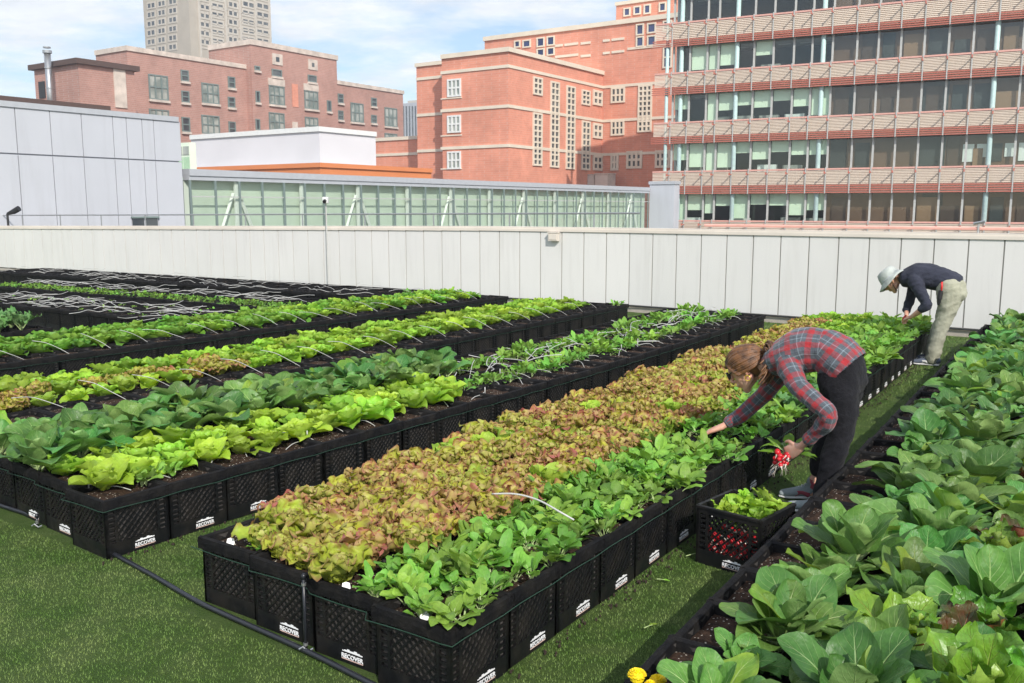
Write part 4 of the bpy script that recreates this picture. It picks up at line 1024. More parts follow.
def put(kind,name,b,q,t,label,cat,group,S=1.0,z=.258,jit=.02,tilt=.12):
    p=b.pt(q+pr_.uniform(-jit,jit),t+pr_.uniform(-jit,jit),z)
    s=S*pr_.uniform(.80,1.18)
    if b is BD['A'] and (p-Vector((1.16,5.20,p.z))).length<.26: s*=.55
    o=inst(name,pr_.choice(V[kind]),p,rot=(pr_.uniform(-tilt,tilt),pr_.uniform(-tilt,tilt),pr_.uniform(0,6.28)),scale=(s,s,s*pr_.uniform(.92,1.1)))
    tag(o,label,cat,group); cnt[name]=cnt.get(name,0)+1; return o
A,B,C_b,D_b,E_b,F_b,G_b,H=[BD[k] for k in 'ABCDEFGH']
# --- bed A : red leaf lettuce on the left, radish greens on the right
q=.09
while q<A.len-.1:
    tmin=.50+.06*math.sin(q*2.1)
    if q<6.0:
        t=1.33 if q>.3 else 1.12
        while t>tmin-.02:
            put('red' if q<1.2 or pr_.random()<.93 else 'looseg','leaf_lettuce',A,q,t,'frilly red tipped lettuce head in the left half of the front bed','lettuce','red tipped lettuces in the front bed',S=1.16); t-=.158
    else:
        t=1.25
        while t>.62:
            put('red' if t>1.02 and q<8.5 else 'looseg','leaf_lettuce',A,q,t,'leafy lettuce head at the far end of the front bed between the two gardeners','lettuce','lettuces at the far end of the front bed',S=1.15); t-=.165
    q+=.165
q=.07
while q<A.len-.08:
    kind='rad' if q<3.9 or q>5.2 else 'kale'
    for t in ((.07,.19,.31,.43) if q<4.2 else (.06,.2,.34,.48,.60)):
        if kind=='kale' and int(q*10)%2: 
            put('kale','kale_plant',A,q,t,'dark leafy green under the arm of the plaid shirted gardener','kale','dark greens under the gardener in plaid',S=.75); continue
        put('rad' if pr_.random()<.75 else 'ara','radish_plant',A,q,t,'radish plant with upright green leaves on the right side of the front bed' if q<5 else 'radish plant with pale leaves at the far right side of the front bed','radish plant','radish plants on the near right side of the front bed' if q<5 else 'radish plants on the far right side of the front bed',S=(.94 if q<4 else 1.12))
    q+=.142
# seedlings at the left near corner
for q,t in ((.10,1.10),(.24,1.24),(.42,1.27),(.62,1.30),(.8,1.29)):
    put('rad','radish_plant',A,q,t,'small radish seedling beside the bare soil at the left corner of the front bed','radish plant','radish seedlings at the left corner of the front bed',S=.5)
# --- bed B
q=.05
while q<3.35:
    for t in (.82,1.04,1.27):
        put('collard','bok_choy',B,q+(.11 if t==1.04 else 0),t,'broad dark bok choy at the near end of the second bed','bok choy','bok choy plants in the second bed',S=1.02)
    q+=.235
q=.13
while q<2.8:
    for t in (.27,.46,.65):
        put('butter','butterhead_lettuce',B,q+(.09 if .4<t<.5 else 0),t,'bright green butterhead lettuce on the near right side of the second bed','lettuce','butterhead lettuces in the second bed',S=1.28)
    q+=.205
q=2.8
while q<B.len-.15:
    for t in ((.38,.50) if q<3.3 else (.36,.48,.86,.98)):
        put('small' if pr_.random()<.6 else 'ara','arugula_plant',B,q,t,'young salad greens in a far row of the second bed' ,'salad greens','young salad greens in the second bed',S=1.12)
    q+=.155
for q,t in ((.30,.17),(.45,.22)): put('ara','arugula_plant',B,q,t,'small leafy green hanging over a white tube at the corner of the second bed','salad greens','leafy greens at the corner of the second bed',S=.9)
# --- bed C
q=1.6
while q<C_b.len-.55:
    for t in (.42,.66,.9,1.14):
        kind='lett' if not(q<4.6 and t<.7) else ('red' if pr_.random()<.6 else 'lett')
        put(kind,'lettuce',C_b,q+(.09 if t in (.66,1.14) else 0),t,'pale green lettuce head in the third bed from the front' if kind=='lett' else 'bronze tinted lettuce head at the left end of the third bed','lettuce','pale lettuces in the third bed' if kind=='lett' else 'bronze lettuces in the third bed',S=1.22)
    q+=.205
put('ara','tall_herb',C_b,C_b.len-.12,.12,'single wispy herb growing at the far corner of the third bed','herb',None,S=1.3)
# --- bed D
q=1.6
while q<D_b.len-.35:
    for t in (.40,.64,.9,1.15):
        kind='lett_d' if q<5.8 else ('lett' if pr_.random()<.5 else 'lett_d')
        put(kind,'green_lettuce',D_b,q,t,'rounded green lettuce head in the fourth bed near the parapet','lettuce','green lettuces in the fourth bed',S=1.25)
    q+=.215
# --- kale bed, low beds by the wall
K_=BD['K']
for i in range(9):
    for t in (.2,.5,.8): put('kale','kale_plant',K_,K_.len-.22-i*.27,t,'curly dark kale plant at the left frame edge','kale','curly kale plants at the left edge',S=1.3)
q=.3
while q<F_b.len-.1:
    for t in (.15,.32,.5): put('small','seedling',F_b,q,t,'small green seedling in the strip bed before the parapet','seedling','green seedlings in the strip bed before the parapet',S=.95)
    q+=.17
q=.3
while q<E_b.len-.1:
    for t in (.25,.55,.85,1.15):
        if pr_.random()<.55: put('tiny','sprout',E_b,q+pr_.uniform(-.1,.1),t,'tiny green sprout among tangled white tubes','seedling','sprouts among the tangled white tubes',S=1.1)
    q+=.28
put('small','volunteer_plant',G_b,G_b.len-.35,.9,'lone small green weed at the right end of the bare bed by the parapet','weed',None,S=1.2)
NEARC=gp(955,640,.0)*0+Vector((gp(955,648,.34).x,gp(955,648,.34).y,0)); NEARC2=Vector((gp(1000,560,.34).x,gp(1000,560,.34).y,0))
# --- bed H : bok choy left, chard and lettuce right (t from right edge; left edge at width)
q=.0
while q<H.len-.1:
    for k,dt in enumerate(((.33 if .9<q<2.3 else (.40 if q<3.4 else .33)),.60,.87)):
        t=H.width-dt; qq=q+(.12 if k==1 else 0)
        if (H.pt(qq,t)-Vector((1.50,4.30,0))).length<.21 or (H.pt(qq,t)-Vector((1.12,3.72,0))).length<.20: continue
        if (H.pt(qq,t)-NEARC).length<.26 or (H.pt(qq,t)-NEARC2).length<.2: continue
        if q<1.15 and k==0 and q>.35: 
            continue
        if k==2 and q<3.4 and pr_.random()<.45:
            put('chard_r' if pr_.random()<.3 else 'chard','chard_plant',H,qq,t,'glossy ruffled chard at the right side of the big bok choy bed','chard','chard plants in the big bok choy bed',S=1.0); continue
        put('collard_y' if pr_.random()<.12 else 'collard','bok_choy',H,qq,t,'large dark bok choy in the big bed at the right','bok choy','large bok choy plants in the right bed',S=1.02 if q>2.3 else 1.06,jit=.02)
    t=H.width-1.12
    if q<7: put('lett' if pr_.random()<.35 else ('chard_r' if pr_.random()<.3 else 'chard'),'chard_plant',H,q,t,'glossy ruffled chard at the right side of the big bok choy bed','chard','chard plants in the big bok choy bed',S=1.02)
    q+=.24
for q,dt,S in ((.45,.20,.6),(.66,.28,.75),(.92,.24,.62),(1.14,.3,.8)):
    put('collard',  'young_bok_choy',H,q,H.width-dt,'small bok choy on open soil at the aisle edge of the right bed','bok choy','small bok choy plants at the aisle edge of the right bed',S=S)
for P_,kd_,dx,dy,lab in ((NEARC,'chard_r',.0,.0,'dark red and green chard at the bottom right of the picture'),(NEARC,'chard',-.15,.06,'light green ruffled chard beside the red chard at the bottom right'),(NEARC,'chard',.13,.10,'ruffled green chard right of the red chard at the frame corner'),(NEARC2,'chard',0,0,'light green ruffled chard at the right frame edge'),(NEARC2,'chard_r',.12,.06,'red tinged chard at the right frame edge')):
    o=inst('chard_plant',V[kd_][0 if dx<=0 else 1],(P_.x+dx,P_.y+dy,.26),rz=pr_.uniform(0,6),scale=.95); tag(o,lab,'chard')
# --- drip tubes
def tubemesh(sd,kind):
    r=random.Random(sd); m=MB()
    if kind=='margin':     # short stake and an arching tube
        L=r.uniform(.18,.30); h=r.uniform(.015,.04); a=r.uniform(-.25,.25)
        P=[Vector((0,0,.0)),Vector((L*.3,a*.1,h)),Vector((L*.65,a*.25,h*1.1)),Vector((L,a*.3,.03))]
    elif kind=='over':
        L=r.uniform(.26,.42); h=r.uniform(.11,.16)
        P=[Vector((0,0,.0)),Vector((L*.3,r.uniform(-.02,.02),h*.45)),Vector((L*.65,r.uniform(-.04,.04),h*.85)),Vector((L,r.uniform(-.06,.06),h))]
    else:
        P=[Vector((0,0,.02))]
        x=y=0
        a=r.uniform(-.5,.5)
        for i in range(5):
            a+=r.uniform(-.6,.6); x+=.13*math.cos(a); y+=.13*math.sin(a); P.append(Vector((x,y,r.uniform(.01,.06))))
    m.tube(smooth(P,5),.0026 if kind!='loop' else .0038,M['tube'],5)
    if kind=='margin' and r.random()<.4:
        e=P[-1]; m.tube([e+Vector((0,0,.035)),e+Vector((.002,0,-.02))],.004,M['tube'],5)
    return m.mesh('drip_tube',True)
T={k:[tubemesh(i+j*10,k) for i in range(7)] for j,k in enumerate(('margin','over','loop'))}
def puttube(kind,b,q,t,az,lab,gr,z=.262):
    p=b.pt(q,t,z); o=inst('drip_tube',pr_.choice(T[kind]),p,rz=b.ang(q)+az); tag(o,lab,'tube',gr); cnt['tube']=cnt.get('tube',0)+1
q=.22
while q<B.len-.3:
    if q<3: puttube('margin',B,q,pr_.uniform(.12,.2),pr_.choice((.5,2.3,1.3,2.8))+pr_.uniform(-.4,.4),'white drip tube lying on the bare soil margin of the second bed','white tubes on the soil margin of the second bed')
    else:
        puttube('margin',B,q,pr_.uniform(.16,.26),pr_.uniform(.6,2.6),'white drip tube lying on the bare soil margin of the second bed','white tubes on the soil margin of the second bed')
        puttube('loop',B,q+.1,pr_.uniform(.45,.9),pr_.uniform(-.5,.5),'white drip tube between the two far rows of the second bed','white tubes between the far rows of the second bed',.29)
        puttube(pr_.choice(('over','loop')),B,q,pr_.uniform(.5,.75),pr_.uniform(-.6,.8),'white drip tube between the two far rows of the second bed','white tubes between the far rows of the second bed')
    q+=.24
for b,d,gr in ((C_b,'third','third'),(D_b,'fourth','fourth')):
    q=2.0
    while q<b.len-.3:
        puttube('over',b,q,.14,pr_.uniform(2.2,2.9),'white drip tube arching over the lettuces of the %s bed'%d,'white tubes over the %s bed'%gr,.275)
        q+=.42
for b,step,ts,gr in ((E_b,.30,(.25,.6,.95),'sparse sprout bed'),(F_b,.30,(.85,1.1),'strip bed before the parapet'),(G_b,.58,(.25,.75,1.1),'bare bed against the parapet')):
    q=.1
    while q<b.len-.4:
        for t in ts: puttube('loop',b,q+pr_.uniform(-.1,.1),t,pr_.choice((0,3.14))+pr_.uniform(-.35,.35),'white drip tube lying tangled on the %s'%gr,'tangled white tubes on the %s'%gr,.275)
        q+=step
for (a,b_,c,d) in ((497,492,535,503),(535,503,565,515)): pass
P=[gp(492,494,.41),gp(515,494,.425),gp(538,500,.42),gp(560,512,.40),gp(574,520,.37)]
m=MB(); m.tube(smooth(P,6),.0042,M['tube'],6); tag(m.build('drip_tube',smooth=True),'single white drip tube arching over the edge between red lettuce and radish greens','tube')
# plant tags
M['tagp']=plain('white plastic plant tag',(.80,.80,.80),.4,var=.03)
def planttag(px,py,lab,z=.30):
    p=gp(px,py,z); m=MB()
    Mx=Matrix.Translation((p.x,p.y,.235))@Matrix.Rotation(.35,4,'Z')@Matrix.Rotation(-.45,4,'X')@Matrix.Rotation(.12,4,'Y')
    m.box((-.006,-.001,0),(.006,.001,.045),M['tagp'],Mx); pts=[(-.012,.040),(.012,.040),(.016,.052),(.013,.070),(.0,.074),(-.013,.070),(-.016,.052)]
    fr=[Mx@Vector((x,-.0012,zz)) for x,zz in pts]; bk=[Mx@Vector((x,.0012,zz)) for x,zz in pts]
    m.face(fr,M['tagp']); m.face(bk[::-1],M['tagp'])
    for i in range(len(pts)):
        j=(i+1)%len(pts); m.face([fr[j],fr[i],bk[i],bk[j]],M['tagp'])
    tag(m.build('plant_tag'),lab,'plant tag')
planttag(229,541,'white plant tag on the bare soil at the left corner of the front bed')
planttag(345,578,'white plant tag in front of the red lettuce above the riser pipe',.33)
planttag(424,606,'white plant tag among radish leaves at the front corner of the bed',.33)
# marigold at the bottom edge
mg=gp(648,677,.33); mo=empty('marigold',(mg.x,mg.y,.26),0,'bright yellow marigold flowers at the bottom edge of the picture','flower')
M['yellow']=plain('yellow marigold petal',(.88,.68,.01),.6,var=.15,scale=200)
for k,(dx,dy,dz,rr_) in enumerate(((-.030,.008,.068,.022),(.028,-.004,.058,.020),(.004,-.03,.060,.015))):
    m=MB(); r=random.Random(k)
    for i in range(60):
        f=i/60; a=i*GA; e=math.pi/2*(1-math.sqrt(f)) ; d=Vector((math.cos(a)*math.cos(e),math.sin(a)*math.cos(e),math.sin(e)*.7)); sv=Vector((-math.sin(a),math.cos(a),0))
        c=Vector((dx,dy,dz))+d*rr_*.75; tip=Vector((dx,dy,dz))+d*rr_*1.25+Vector((0,0,.002)); m.face([c-sv*.003,c+sv*.003,tip+sv*.005+Vector((0,0,r.uniform(-.002,.002))),tip-sv*.005],M['yellow'])
    m.tube([Vector((dx,dy,dz-rr_*.5)),Vector((dx,dy,dz+rr_*.1)),Vector((dx,dy,dz+rr_*.62))],[rr_*.9,rr_*1.0,rr_*.45],M['yellow'],12)
    m.build('flower_head',mo)
m=MB(); r=random.Random(5)
for i in range(14): leaf(m,(0,0,-.02),r.uniform(0,6.28),.075,.014,R_(r.uniform(30,80)),R_(r.uniform(-10,40)),M['ara'],M['stem'],pet=.3,pw=.0015,nx=2,ny=4,lobes=.4,r=r)
m.build('foliage',mo,smooth=True)
# --- contents of the harvest crate
M['radish']=plain('red radish skin',(.55,.015,.025),.3,var=.12,scale=60,world=False); M['root']=plain('pale radish root',(.62,.56,.48),.6,world=False)
def radish_bulb():
    m=MB(); n=10; prof=[(-.040,.0012),(-.022,.002),(-.014,.006),(-.008,.0115),(0,.014),(.007,.0118),(.012,.006),(.0135,.002)]
    b=len(m.v)
    m.tube([(0,0,z) for z,_ in prof],[r for _,r in prof],M['radish'],n)
    for i,f in enumerate(m.f):
        if i<20: m.m[i]=m.mi(M['root'])
    return m.mesh('radish',True)
ME_rad=radish_bulb()
Rz=HC.rotation_euler.z; hcM=Matrix.Translation(HC.location)@Matrix.Rotation(Rz,4,'Z')
k=0
for layer in range(5):
    for i in range(13):
        x=pr_.uniform(.04,cw-.04); y=.028+abs(pr_.gauss(0,.03)); z=.045+layer*.032+pr_.uniform(-.01,.01)
        if y>cw-.03: y=.1
        p=hcM@Vector((x,y,z)); s=pr_.uniform(.85,1.25)
        o=inst('radish',ME_rad,p,rot=(pr_.uniform(0,6),pr_.uniform(0,6),pr_.uniform(0,6)),scale=s); tag(o,'small red radish behind the lattice of the harvest crate','radish','red radishes in the harvest crate')
for i in range(24):
    p=hcM@Vector((pr_.uniform(.06,cw-.06),pr_.uniform(.06,cw-.06),pr_.uniform(.20,.262)))
    o=inst('radish_greens',pr_.choice(V['looseg'] if i%2 else V['butter']),p,rot=(pr_.uniform(-.8,.8),pr_.uniform(-.8,.8),pr_.uniform(0,6)),scale=pr_.uniform(.48,.72)); tag(o,'bunch of pale green radish tops heaped in the harvest crate','radish greens','radish tops heaped in the harvest crate')
# turf blades
rb_=np.random.default_rng(3)
def inside_bed(x,y):
    res=np.zeros(len(x),bool)
    for key,b in BD.items():
        qx=(x-b.o.x)*b.d.x+(y-b.o.y)*b.d.y; tt=(x-b.o.x)*b.n.x+(y-b.o.y)*b.n.y
        xx=np.clip(qx/b.len,0,1); tt=tt-b.bend*4*xx*(1-xx); res|=(qx>.0)&(qx<b.len)&(tt>0)&(tt<b.width)
    return res
def blades(n,x0,x1,y0,y1,h,w):
    x=rb_.uniform(x0,x1,n); y=rb_.uniform(y0,y1,n)
    px=512+FPX*x/np.maximum(y*math.cos(PITCH)+CAMZ*math.sin(PITCH),.1)
    ok=(~inside_bed(x,y))&(px>-60)&(px<1080); x=x[ok]; y=y[ok]; n=len(x)
    a=rb_.uniform(0,6.28,n); l=rb_.uniform(.3,1.0,n)*h; hh=h*rb_.uniform(.6,1.1,n)
    V0=np.stack([x-np.sin(a)*w,y+np.cos(a)*w,np.zeros(n)],1); V1=np.stack([x+np.sin(a)*w,y-np.cos(a)*w,np.zeros(n)],1); V2=np.stack([x+np.cos(a)*l,y+np.sin(a)*l,hh],1)
    return np.stack([V0,V1,V2],1).reshape(-1,3)
VV=np.concatenate([blades(230000,-3.4,1.6,1.9,5.2,.0085,.0012),blades(110000,-.4,5.5,2.4,9.5,.010,.0019),blades(40000,-2.5,7,8,14,.02,.004)])
me=bpy.data.meshes.new('turf_blades'); nt=len(VV)//3
me.vertices.add(len(VV)); me.vertices.foreach_set('co',VV.ravel()); me.loops.add(len(VV)); me.loops.foreach_set('vertex_index',np.arange(len(VV),dtype=np.int32))
me.polygons.add(nt); me.polygons.foreach_set('loop_start',np.arange(0,len(VV),3,dtype=np.int32)); me.polygons.foreach_set('loop_total',np.full(nt,3,dtype=np.int32)); me.update(); me.validate()
me.materials.append(M['blade']); o=bpy.data.objects.new('turf_blades',me); COL.objects.link(o); tag(o,'short green artificial turf blades covering the roof','turf',kind='stuff')
print('COUNTS',cnt,'crates',ncr)

# scraps dropped on the turf between the beds
for k,(px,py,ln,nm,lab) in enumerate(((686,556,.13,'fallen_leaf','thin pale leaf stalk dropped on the turf left of the harvest crate'),(657,579,.06,'fallen_leaf','small green leaf scrap on the turf beside the front bed crates'),(644,628,.07,'fallen_leaf','pale green leaf scrap on the turf near the yellow flowers'),(140,520,.05,'fallen_leaf','tiny leaf scrap on the turf by the corner of the second bed'))):
    p=gp(px,py,.016); m=MB(); r=random.Random(k); leaf(m,(0,0,0),r.uniform(-.6,.6),ln,ln*.3,R_(8),R_(-6),M['lett'],M['stem'],pet=.4,pw=.003,nx=3,ny=4,r=r)
    o=m.build(nm,smooth=True,loc=p); tag(o,lab,'leaf scrap')
M['crumb']=plain('dark soil crumb',(.03,.018,.012),.95)
m=MB(); r=random.Random(8)
for i in range(900):
    b=pr_.choice((A,A,B,H)); q=r.uniform(-.1,b.len); t=(-abs(r.gauss(0,.05))-.012) if b is not H else b.width+abs(r.gauss(0,.05))+.012
    p=b.pt(q,t); s_=r.uniform(.002,.005); m.box((p.x-s_,p.y-s_,.006),(p.x+s_*.8,p.y+s_,.008+s_*1.6),M['crumb'],None)
tag(m.build('soil_crumbs'),'crumbs of dark soil spilled along the foot of the crates','soil',kind='stuff')

for px,py,kd_,lab in ((1010,655,'lett','bright green lettuce in the bottom right corner of the right bed'),(972,678,'collard','large bok choy cut by the bottom edge near the right corner'),(1018,690,'chard','ruffled chard cut by the bottom right corner')):
    p=gp(px,py,.36); o=inst('corner_plant' if 0 else {'lett':'lettuce','collard':'bok_choy','chard':'chard_plant'}[kd_],V[kd_][1],(p.x,p.y,.26),rz=pr_.uniform(0,6),scale=.95); tag(o,lab,'plant')
# ------------------------------------------------------------------ people
from mathutils import noise as mnoise
M['skin']=None
def skinmat(name,col):
    t=NT(name); o=coords(t); n=t.noise(o,25,3)
    c=t.mix(t.ramp(n,.35,.7),col,(col[0]*.9,col[1]*.72,col[2]*.68))
    return t.done(t.pbr(c,.5,0,t.bump(t.noise(o,180,2),.1,.002),Subsurface_Weight=.08,Specular_IOR_Level=.35))
M['skin']=skinmat('fair skin',(.62,.37,.27))
def clothmat(name,col,var=.15,rough=.85,fold=.5,fade=None):
    t=NT(name); o=coords(t); n=t.noise(o,9,4,.6)
    c=t.n('ShaderNodeHueSaturation',{'Value':t.ramp(n,.3,.7,1-var,1+var),'Color':(*col,1)}).outputs[0]
    h=t.math('ADD',t.noise(o,14,4,.6),t.math('MULTIPLY',t.noise(o,300,2),.15))
    return t.done(t.pbr(c,rough,0,t.bump(h,fold,.03),Specular_IOR_Level=.2,Sheen_Weight=.05))
M['jean']=clothmat('black denim',(.009,.009,.012),.3,.85,.7)
M['khaki']=clothmat('pale khaki cotton',(.34,.34,.26),.1,.85,.6)
M['navy']=clothmat('charcoal navy knit',(.030,.033,.050),.2,.9,.7)
M['hat']=clothmat('pale grey green hat cotton',(.42,.45,.42),.15,.85,.5)
M['sole']=plain('white rubber sole',(.62,.62,.60),.6,world=False); 
M['shoe']=clothmat('grey teal running shoe mesh',(.24,.28,.29),.3,.7,.3); M['shoe_r']=clothmat('maroon shoe panel',(.30,.06,.08),.2,.6,.2); M['shoe_g']=clothmat('slate shoe',(.10,.12,.16),.2,.7,.3)
M['gold']=plain('yellow gold earring',(.80,.55,.08),.25,metal=.7,world=False)
M['redp']=plain('red plastic grip',(.60,.02,.02),.35,world=False)
def _plaid():
    t=NT('red and grey plaid flannel'); uv=t.n('ShaderNodeUVMap').outputs[0]; sp=t.n('ShaderNodeSeparateXYZ',{0:uv}); u,v=sp.outputs[0],sp.outputs[1]
    def stripes(x,per):
        f=t.math('FRACT',t.math('ADD',t.math('DIVIDE',x,per),10.0))
        red=t.math('LESS_THAN',t.math('ABSOLUTE',t.math('SUBTRACT',f,.5)),.165)
        l1=t.math('LESS_THAN',t.math('ABSOLUTE',t.math('SUBTRACT',f,.93)),.028)
        l2=t.math('LESS_THAN',t.math('ABSOLUTE',t.math('SUBTRACT',f,.10)),.02)
        return red,l1,l2
    def colr(s):
        c=t.mix(s[0],(.074,.086,.102),(.30,.026,.032)); c=t.mix(s[1],c,(.21,.26,.30)); c=t.mix(t.math('MULTIPLY',s[2],.7),c,(.03,.035,.05)); return c
    a=colr(stripes(u,.096)); b=colr(stripes(v,.092))
    c=t.mix(.5,a,b); o=coords(t)
    c=t.n('ShaderNodeHueSaturation',{'Value':t.ramp(t.noise(o,60,2),.3,.7,.88,1.12),'Saturation':1.0,'Color':c}).outputs[0]
    return t.done(t.pbr(c,.9,0,t.bump(t.noise(o,15,4,.6),.6,.03),Specular_IOR_Level=.2,Sheen_Weight=.2))
M['plaid']=_plaid()
def _hair():
    t=NT('auburn hair'); uv=t.n('ShaderNodeUVMap').outputs[0]; o=coords(t)
    mp=t.n('ShaderNodeMapping',{'Vector':uv,'Scale':(1,60,1)}).outputs[0]
    n=t.noise(mp,3,4,.7); n=t.math('ADD',t.math('MULTIPLY',n,.5),t.math('MULTIPLY',t.noise(o,28,3),.5)); c=t.mix(t.ramp(n,.38,.62),(.024,.010,.005),(.22,.095,.033))
    return t.done(t.pbr(c,.38,0,t.bump(n,.8,.004),Specular_IOR_Level=.6,Anisotropic=.5))
M['hair']=_hair()
def loft(mb,rings,mat,lat=(0,1,0),n=16,sub=4,uvs=None):
    """rings: (point, r_lateral, r_other); a smooth closed tapered tube"""
    P=[Vector(r[0]) for r in rings]; A_=[r[1] for r in rings]; B_=[r[2] if len(r)>2 else r[1] for r in rings]
    def cr(L,i,t):
        p0,p1,p2,p3=L[max(i-1,0)],L[i],L[i+1],L[min(i+2,len(L)-1)]
        return .5*((2*p1)+(p2-p0)*t+(2*p0-5*p1+4*p2-p3)*t*t+(3*p1-p0-3*p2+p3)*t**3)
    Q=[];ra=[];rb2=[]
    for i in range(len(P)-1):
        for k in range(sub):
            t=k/sub; Q.append(cr(P,i,t)); ra.append(max(.001,cr(A_,i,t))); rb2.append(max(.001,cr(B_,i,t)))
    Q.append(P[-1]); ra.append(A_[-1]); rb2.append(B_[-1])
    # round caps
    t0=(Q[0]-Q[1]).normalized(); t1=(Q[-1]-Q[-2]).normalized()
    pre=[];post=[]
    for a in (80,55,28):
        c,s=math.cos(R_(a)),math.sin(R_(a)); m0=min(ra[0],rb2[0]); m1=min(ra[-1],rb2[-1])
        pre.append((Q[0]+t0*m0*s,ra[0]*c,rb2[0]*c)); post.insert(0,(Q[-1]+t1*m1*s,ra[-1]*c,rb2[-1]*c))
    full=pre+list(zip(Q,ra,rb2))+post
    b=len(mb.v); k=mb.mi(mat); L=0; Ls=[]; pp=None
    for i,(p,a,c) in enumerate(full):
        if pp is not None: L+=(p-pp).length
        pp=p; Ls.append(L)
        pa=full[max(i-1,0)][0]; pb=full[min(i+1,len(full)-1)][0]; T=(pb-pa).normalized()
        l=Vector(lat); l=(l-T*l.dot(T)); l=l.normalized() if l.length>1e-4 else T.orthogonal().normalized(); o=T.cross(l)
        for j in range(n):
            an=2*math.pi*j/n; mb.v.append(tuple(p+l*a*math.cos(an)+o*c*math.sin(an)))
    for i in range(len(full)-1):
        for j in range(n):
            j2=(j+1)%n; mb.f.append((b+i*n+j,b+i*n+j2,b+(i+1)*n+j2,b+(i+1)*n+j)); mb.m.append(k); mb.uv.append([(Ls[i],j/n),(Ls[i],(j+1)/n),(Ls[i+1],(j+1)/n),(Ls[i+1],j/n)])
    mb.f.append(tuple(b+n-1-j for j in range(n))); mb.m.append(k); mb.uv.append([(0,0)]*n)
    e=b+(len(full)-1)*n; mb.f.append(tuple(e+j for j in range(n))); mb.m.append(k); mb.uv.append([(0,0)]*n)
def fuse(mb,name,mat,parent,vox=.006,smooth=6,fold=0.0,fs=14,bones=None,cut=None):
    tmp=mb.build('tmp'); md=tmp.modifiers.new('r','REMESH'); md.mode='VOXEL'; md.voxel_size=vox; md.use_smooth_shade=True
    ms=tmp.modifiers.new('s','SMOOTH'); ms.iterations=smooth; ms.factor=.5
    dg=bpy.context.evaluated_depsgraph_get(); dg.update(); me=bpy.data.meshes.new_from_object(tmp.evaluated_get(dg)); old=tmp.data
    bpy.data.objects.remove(tmp); bpy.data.meshes.remove(old)
    me.name=name; me.materials.clear(); me.materials.append(mat)
    if fold:
        nv_=len(me.vertices); NO=[v.normal.copy() for v in me.vertices]; CO=[v.co.copy() for v in me.vertices]
        for i_ in range(nv_):
            v=CO[i_]; d=mnoise.noise(v*fs)*fold+mnoise.noise(Vector((v.x*fs*.8+v.z*fs*1.6,v.y*fs*.7,v.z*fs*.5))*1.7)*fold*.6-abs(mnoise.noise(Vector((v.x*fs*.5+v.z*fs,v.y*fs*.45+v.x*fs*.4,v.z*fs*.4))+Vector((3,7,1))))*fold*1.3
            CO[i_]=v+NO[i_]*d
        me.vertices.foreach_set('co',[c for q in CO for c in q]); me.update()
    if cut:
        bm=bmesh.new(); bm.from_mesh(me)
        dead=[f for f in bm.faces if cut(f.calc_center_median())]; bmesh.ops.delete(bm,geom=dead,context='FACES'); bm.to_mesh(me); bm.free()
    if bones:
        for l in list(me.uv_layers): me.uv_layers.remove(l)
        uvl=me.uv_layers.new(name='UVMap'); segs=[]; 
        for ci,ch in enumerate(bones):
            L=0
            for i in range(len(ch)-1):
                a,b_,rad=Vector(ch[i][0]),Vector(ch[i+1][0]),ch[i][1]; segs.append((a,b_,rad,L,ci)); L+=(b_-a).length
        nP=len(me.polygons); C_=np.empty(nP*3); me.polygons.foreach_get('center',C_); C_=C_.reshape(-1,3)
        nL=len(me.loops); lv=np.empty(nL,dtype=np.int32); me.loops.foreach_get('vertex_index',lv); lt=np.empty(nP,dtype=np.int32); me.polygons.foreach_get('loop_total',lt)
        VC=np.empty(len(me.vertices)*3); me.vertices.foreach_get('co',VC); VC=VC.reshape(-1,3); fi=np.repeat(np.arange(nP),lt)
        bd=np.full(nP,1e9); bi=np.zeros(nP,dtype=int)
        for k,(a,b_,rad,L0,ci) in enumerate(segs):
            a=np.array(a); ab=np.array(b_)-a; t=np.clip(((C_-a)@ab)/(ab@ab),0,1); d=np.linalg.norm(C_-a-t[:,None]*ab,axis=1)/rad
            w=d<bd; bd[w]=d[w]; bi[w]=k
        UV=np.zeros((nL,2))
        for k,(a,b_,rad,L0,ci) in enumerate(segs):
            T=(b_-a).normalized(); l=Vector((0,1,0)); l=(l-T*l.dot(T)).normalized(); o=T.cross(l); A3=np.array(a); T3,l3,o3=np.array(T),np.array(l),np.array(o)
            m_=bi[fi]==k; q=VC[lv[m_]]-A3; c=C_[fi[m_]]-A3; an=np.arctan2(q@o3,q@l3); cr=np.arctan2(c@o3,c@l3); an=cr+(an-cr+np.pi)%(2*np.pi)-np.pi
            UV[m_,0]=L0+q@T3+ci*.037; UV[m_,1]=an*rad+ci*.05
        uvl.data.foreach_set('uv',UV.ravel())
    o=bpy.data.objects.new(name,me); COL.objects.link(o); o.parent=parent
    for p in me.polygons: p.use_smooth=True
    return o
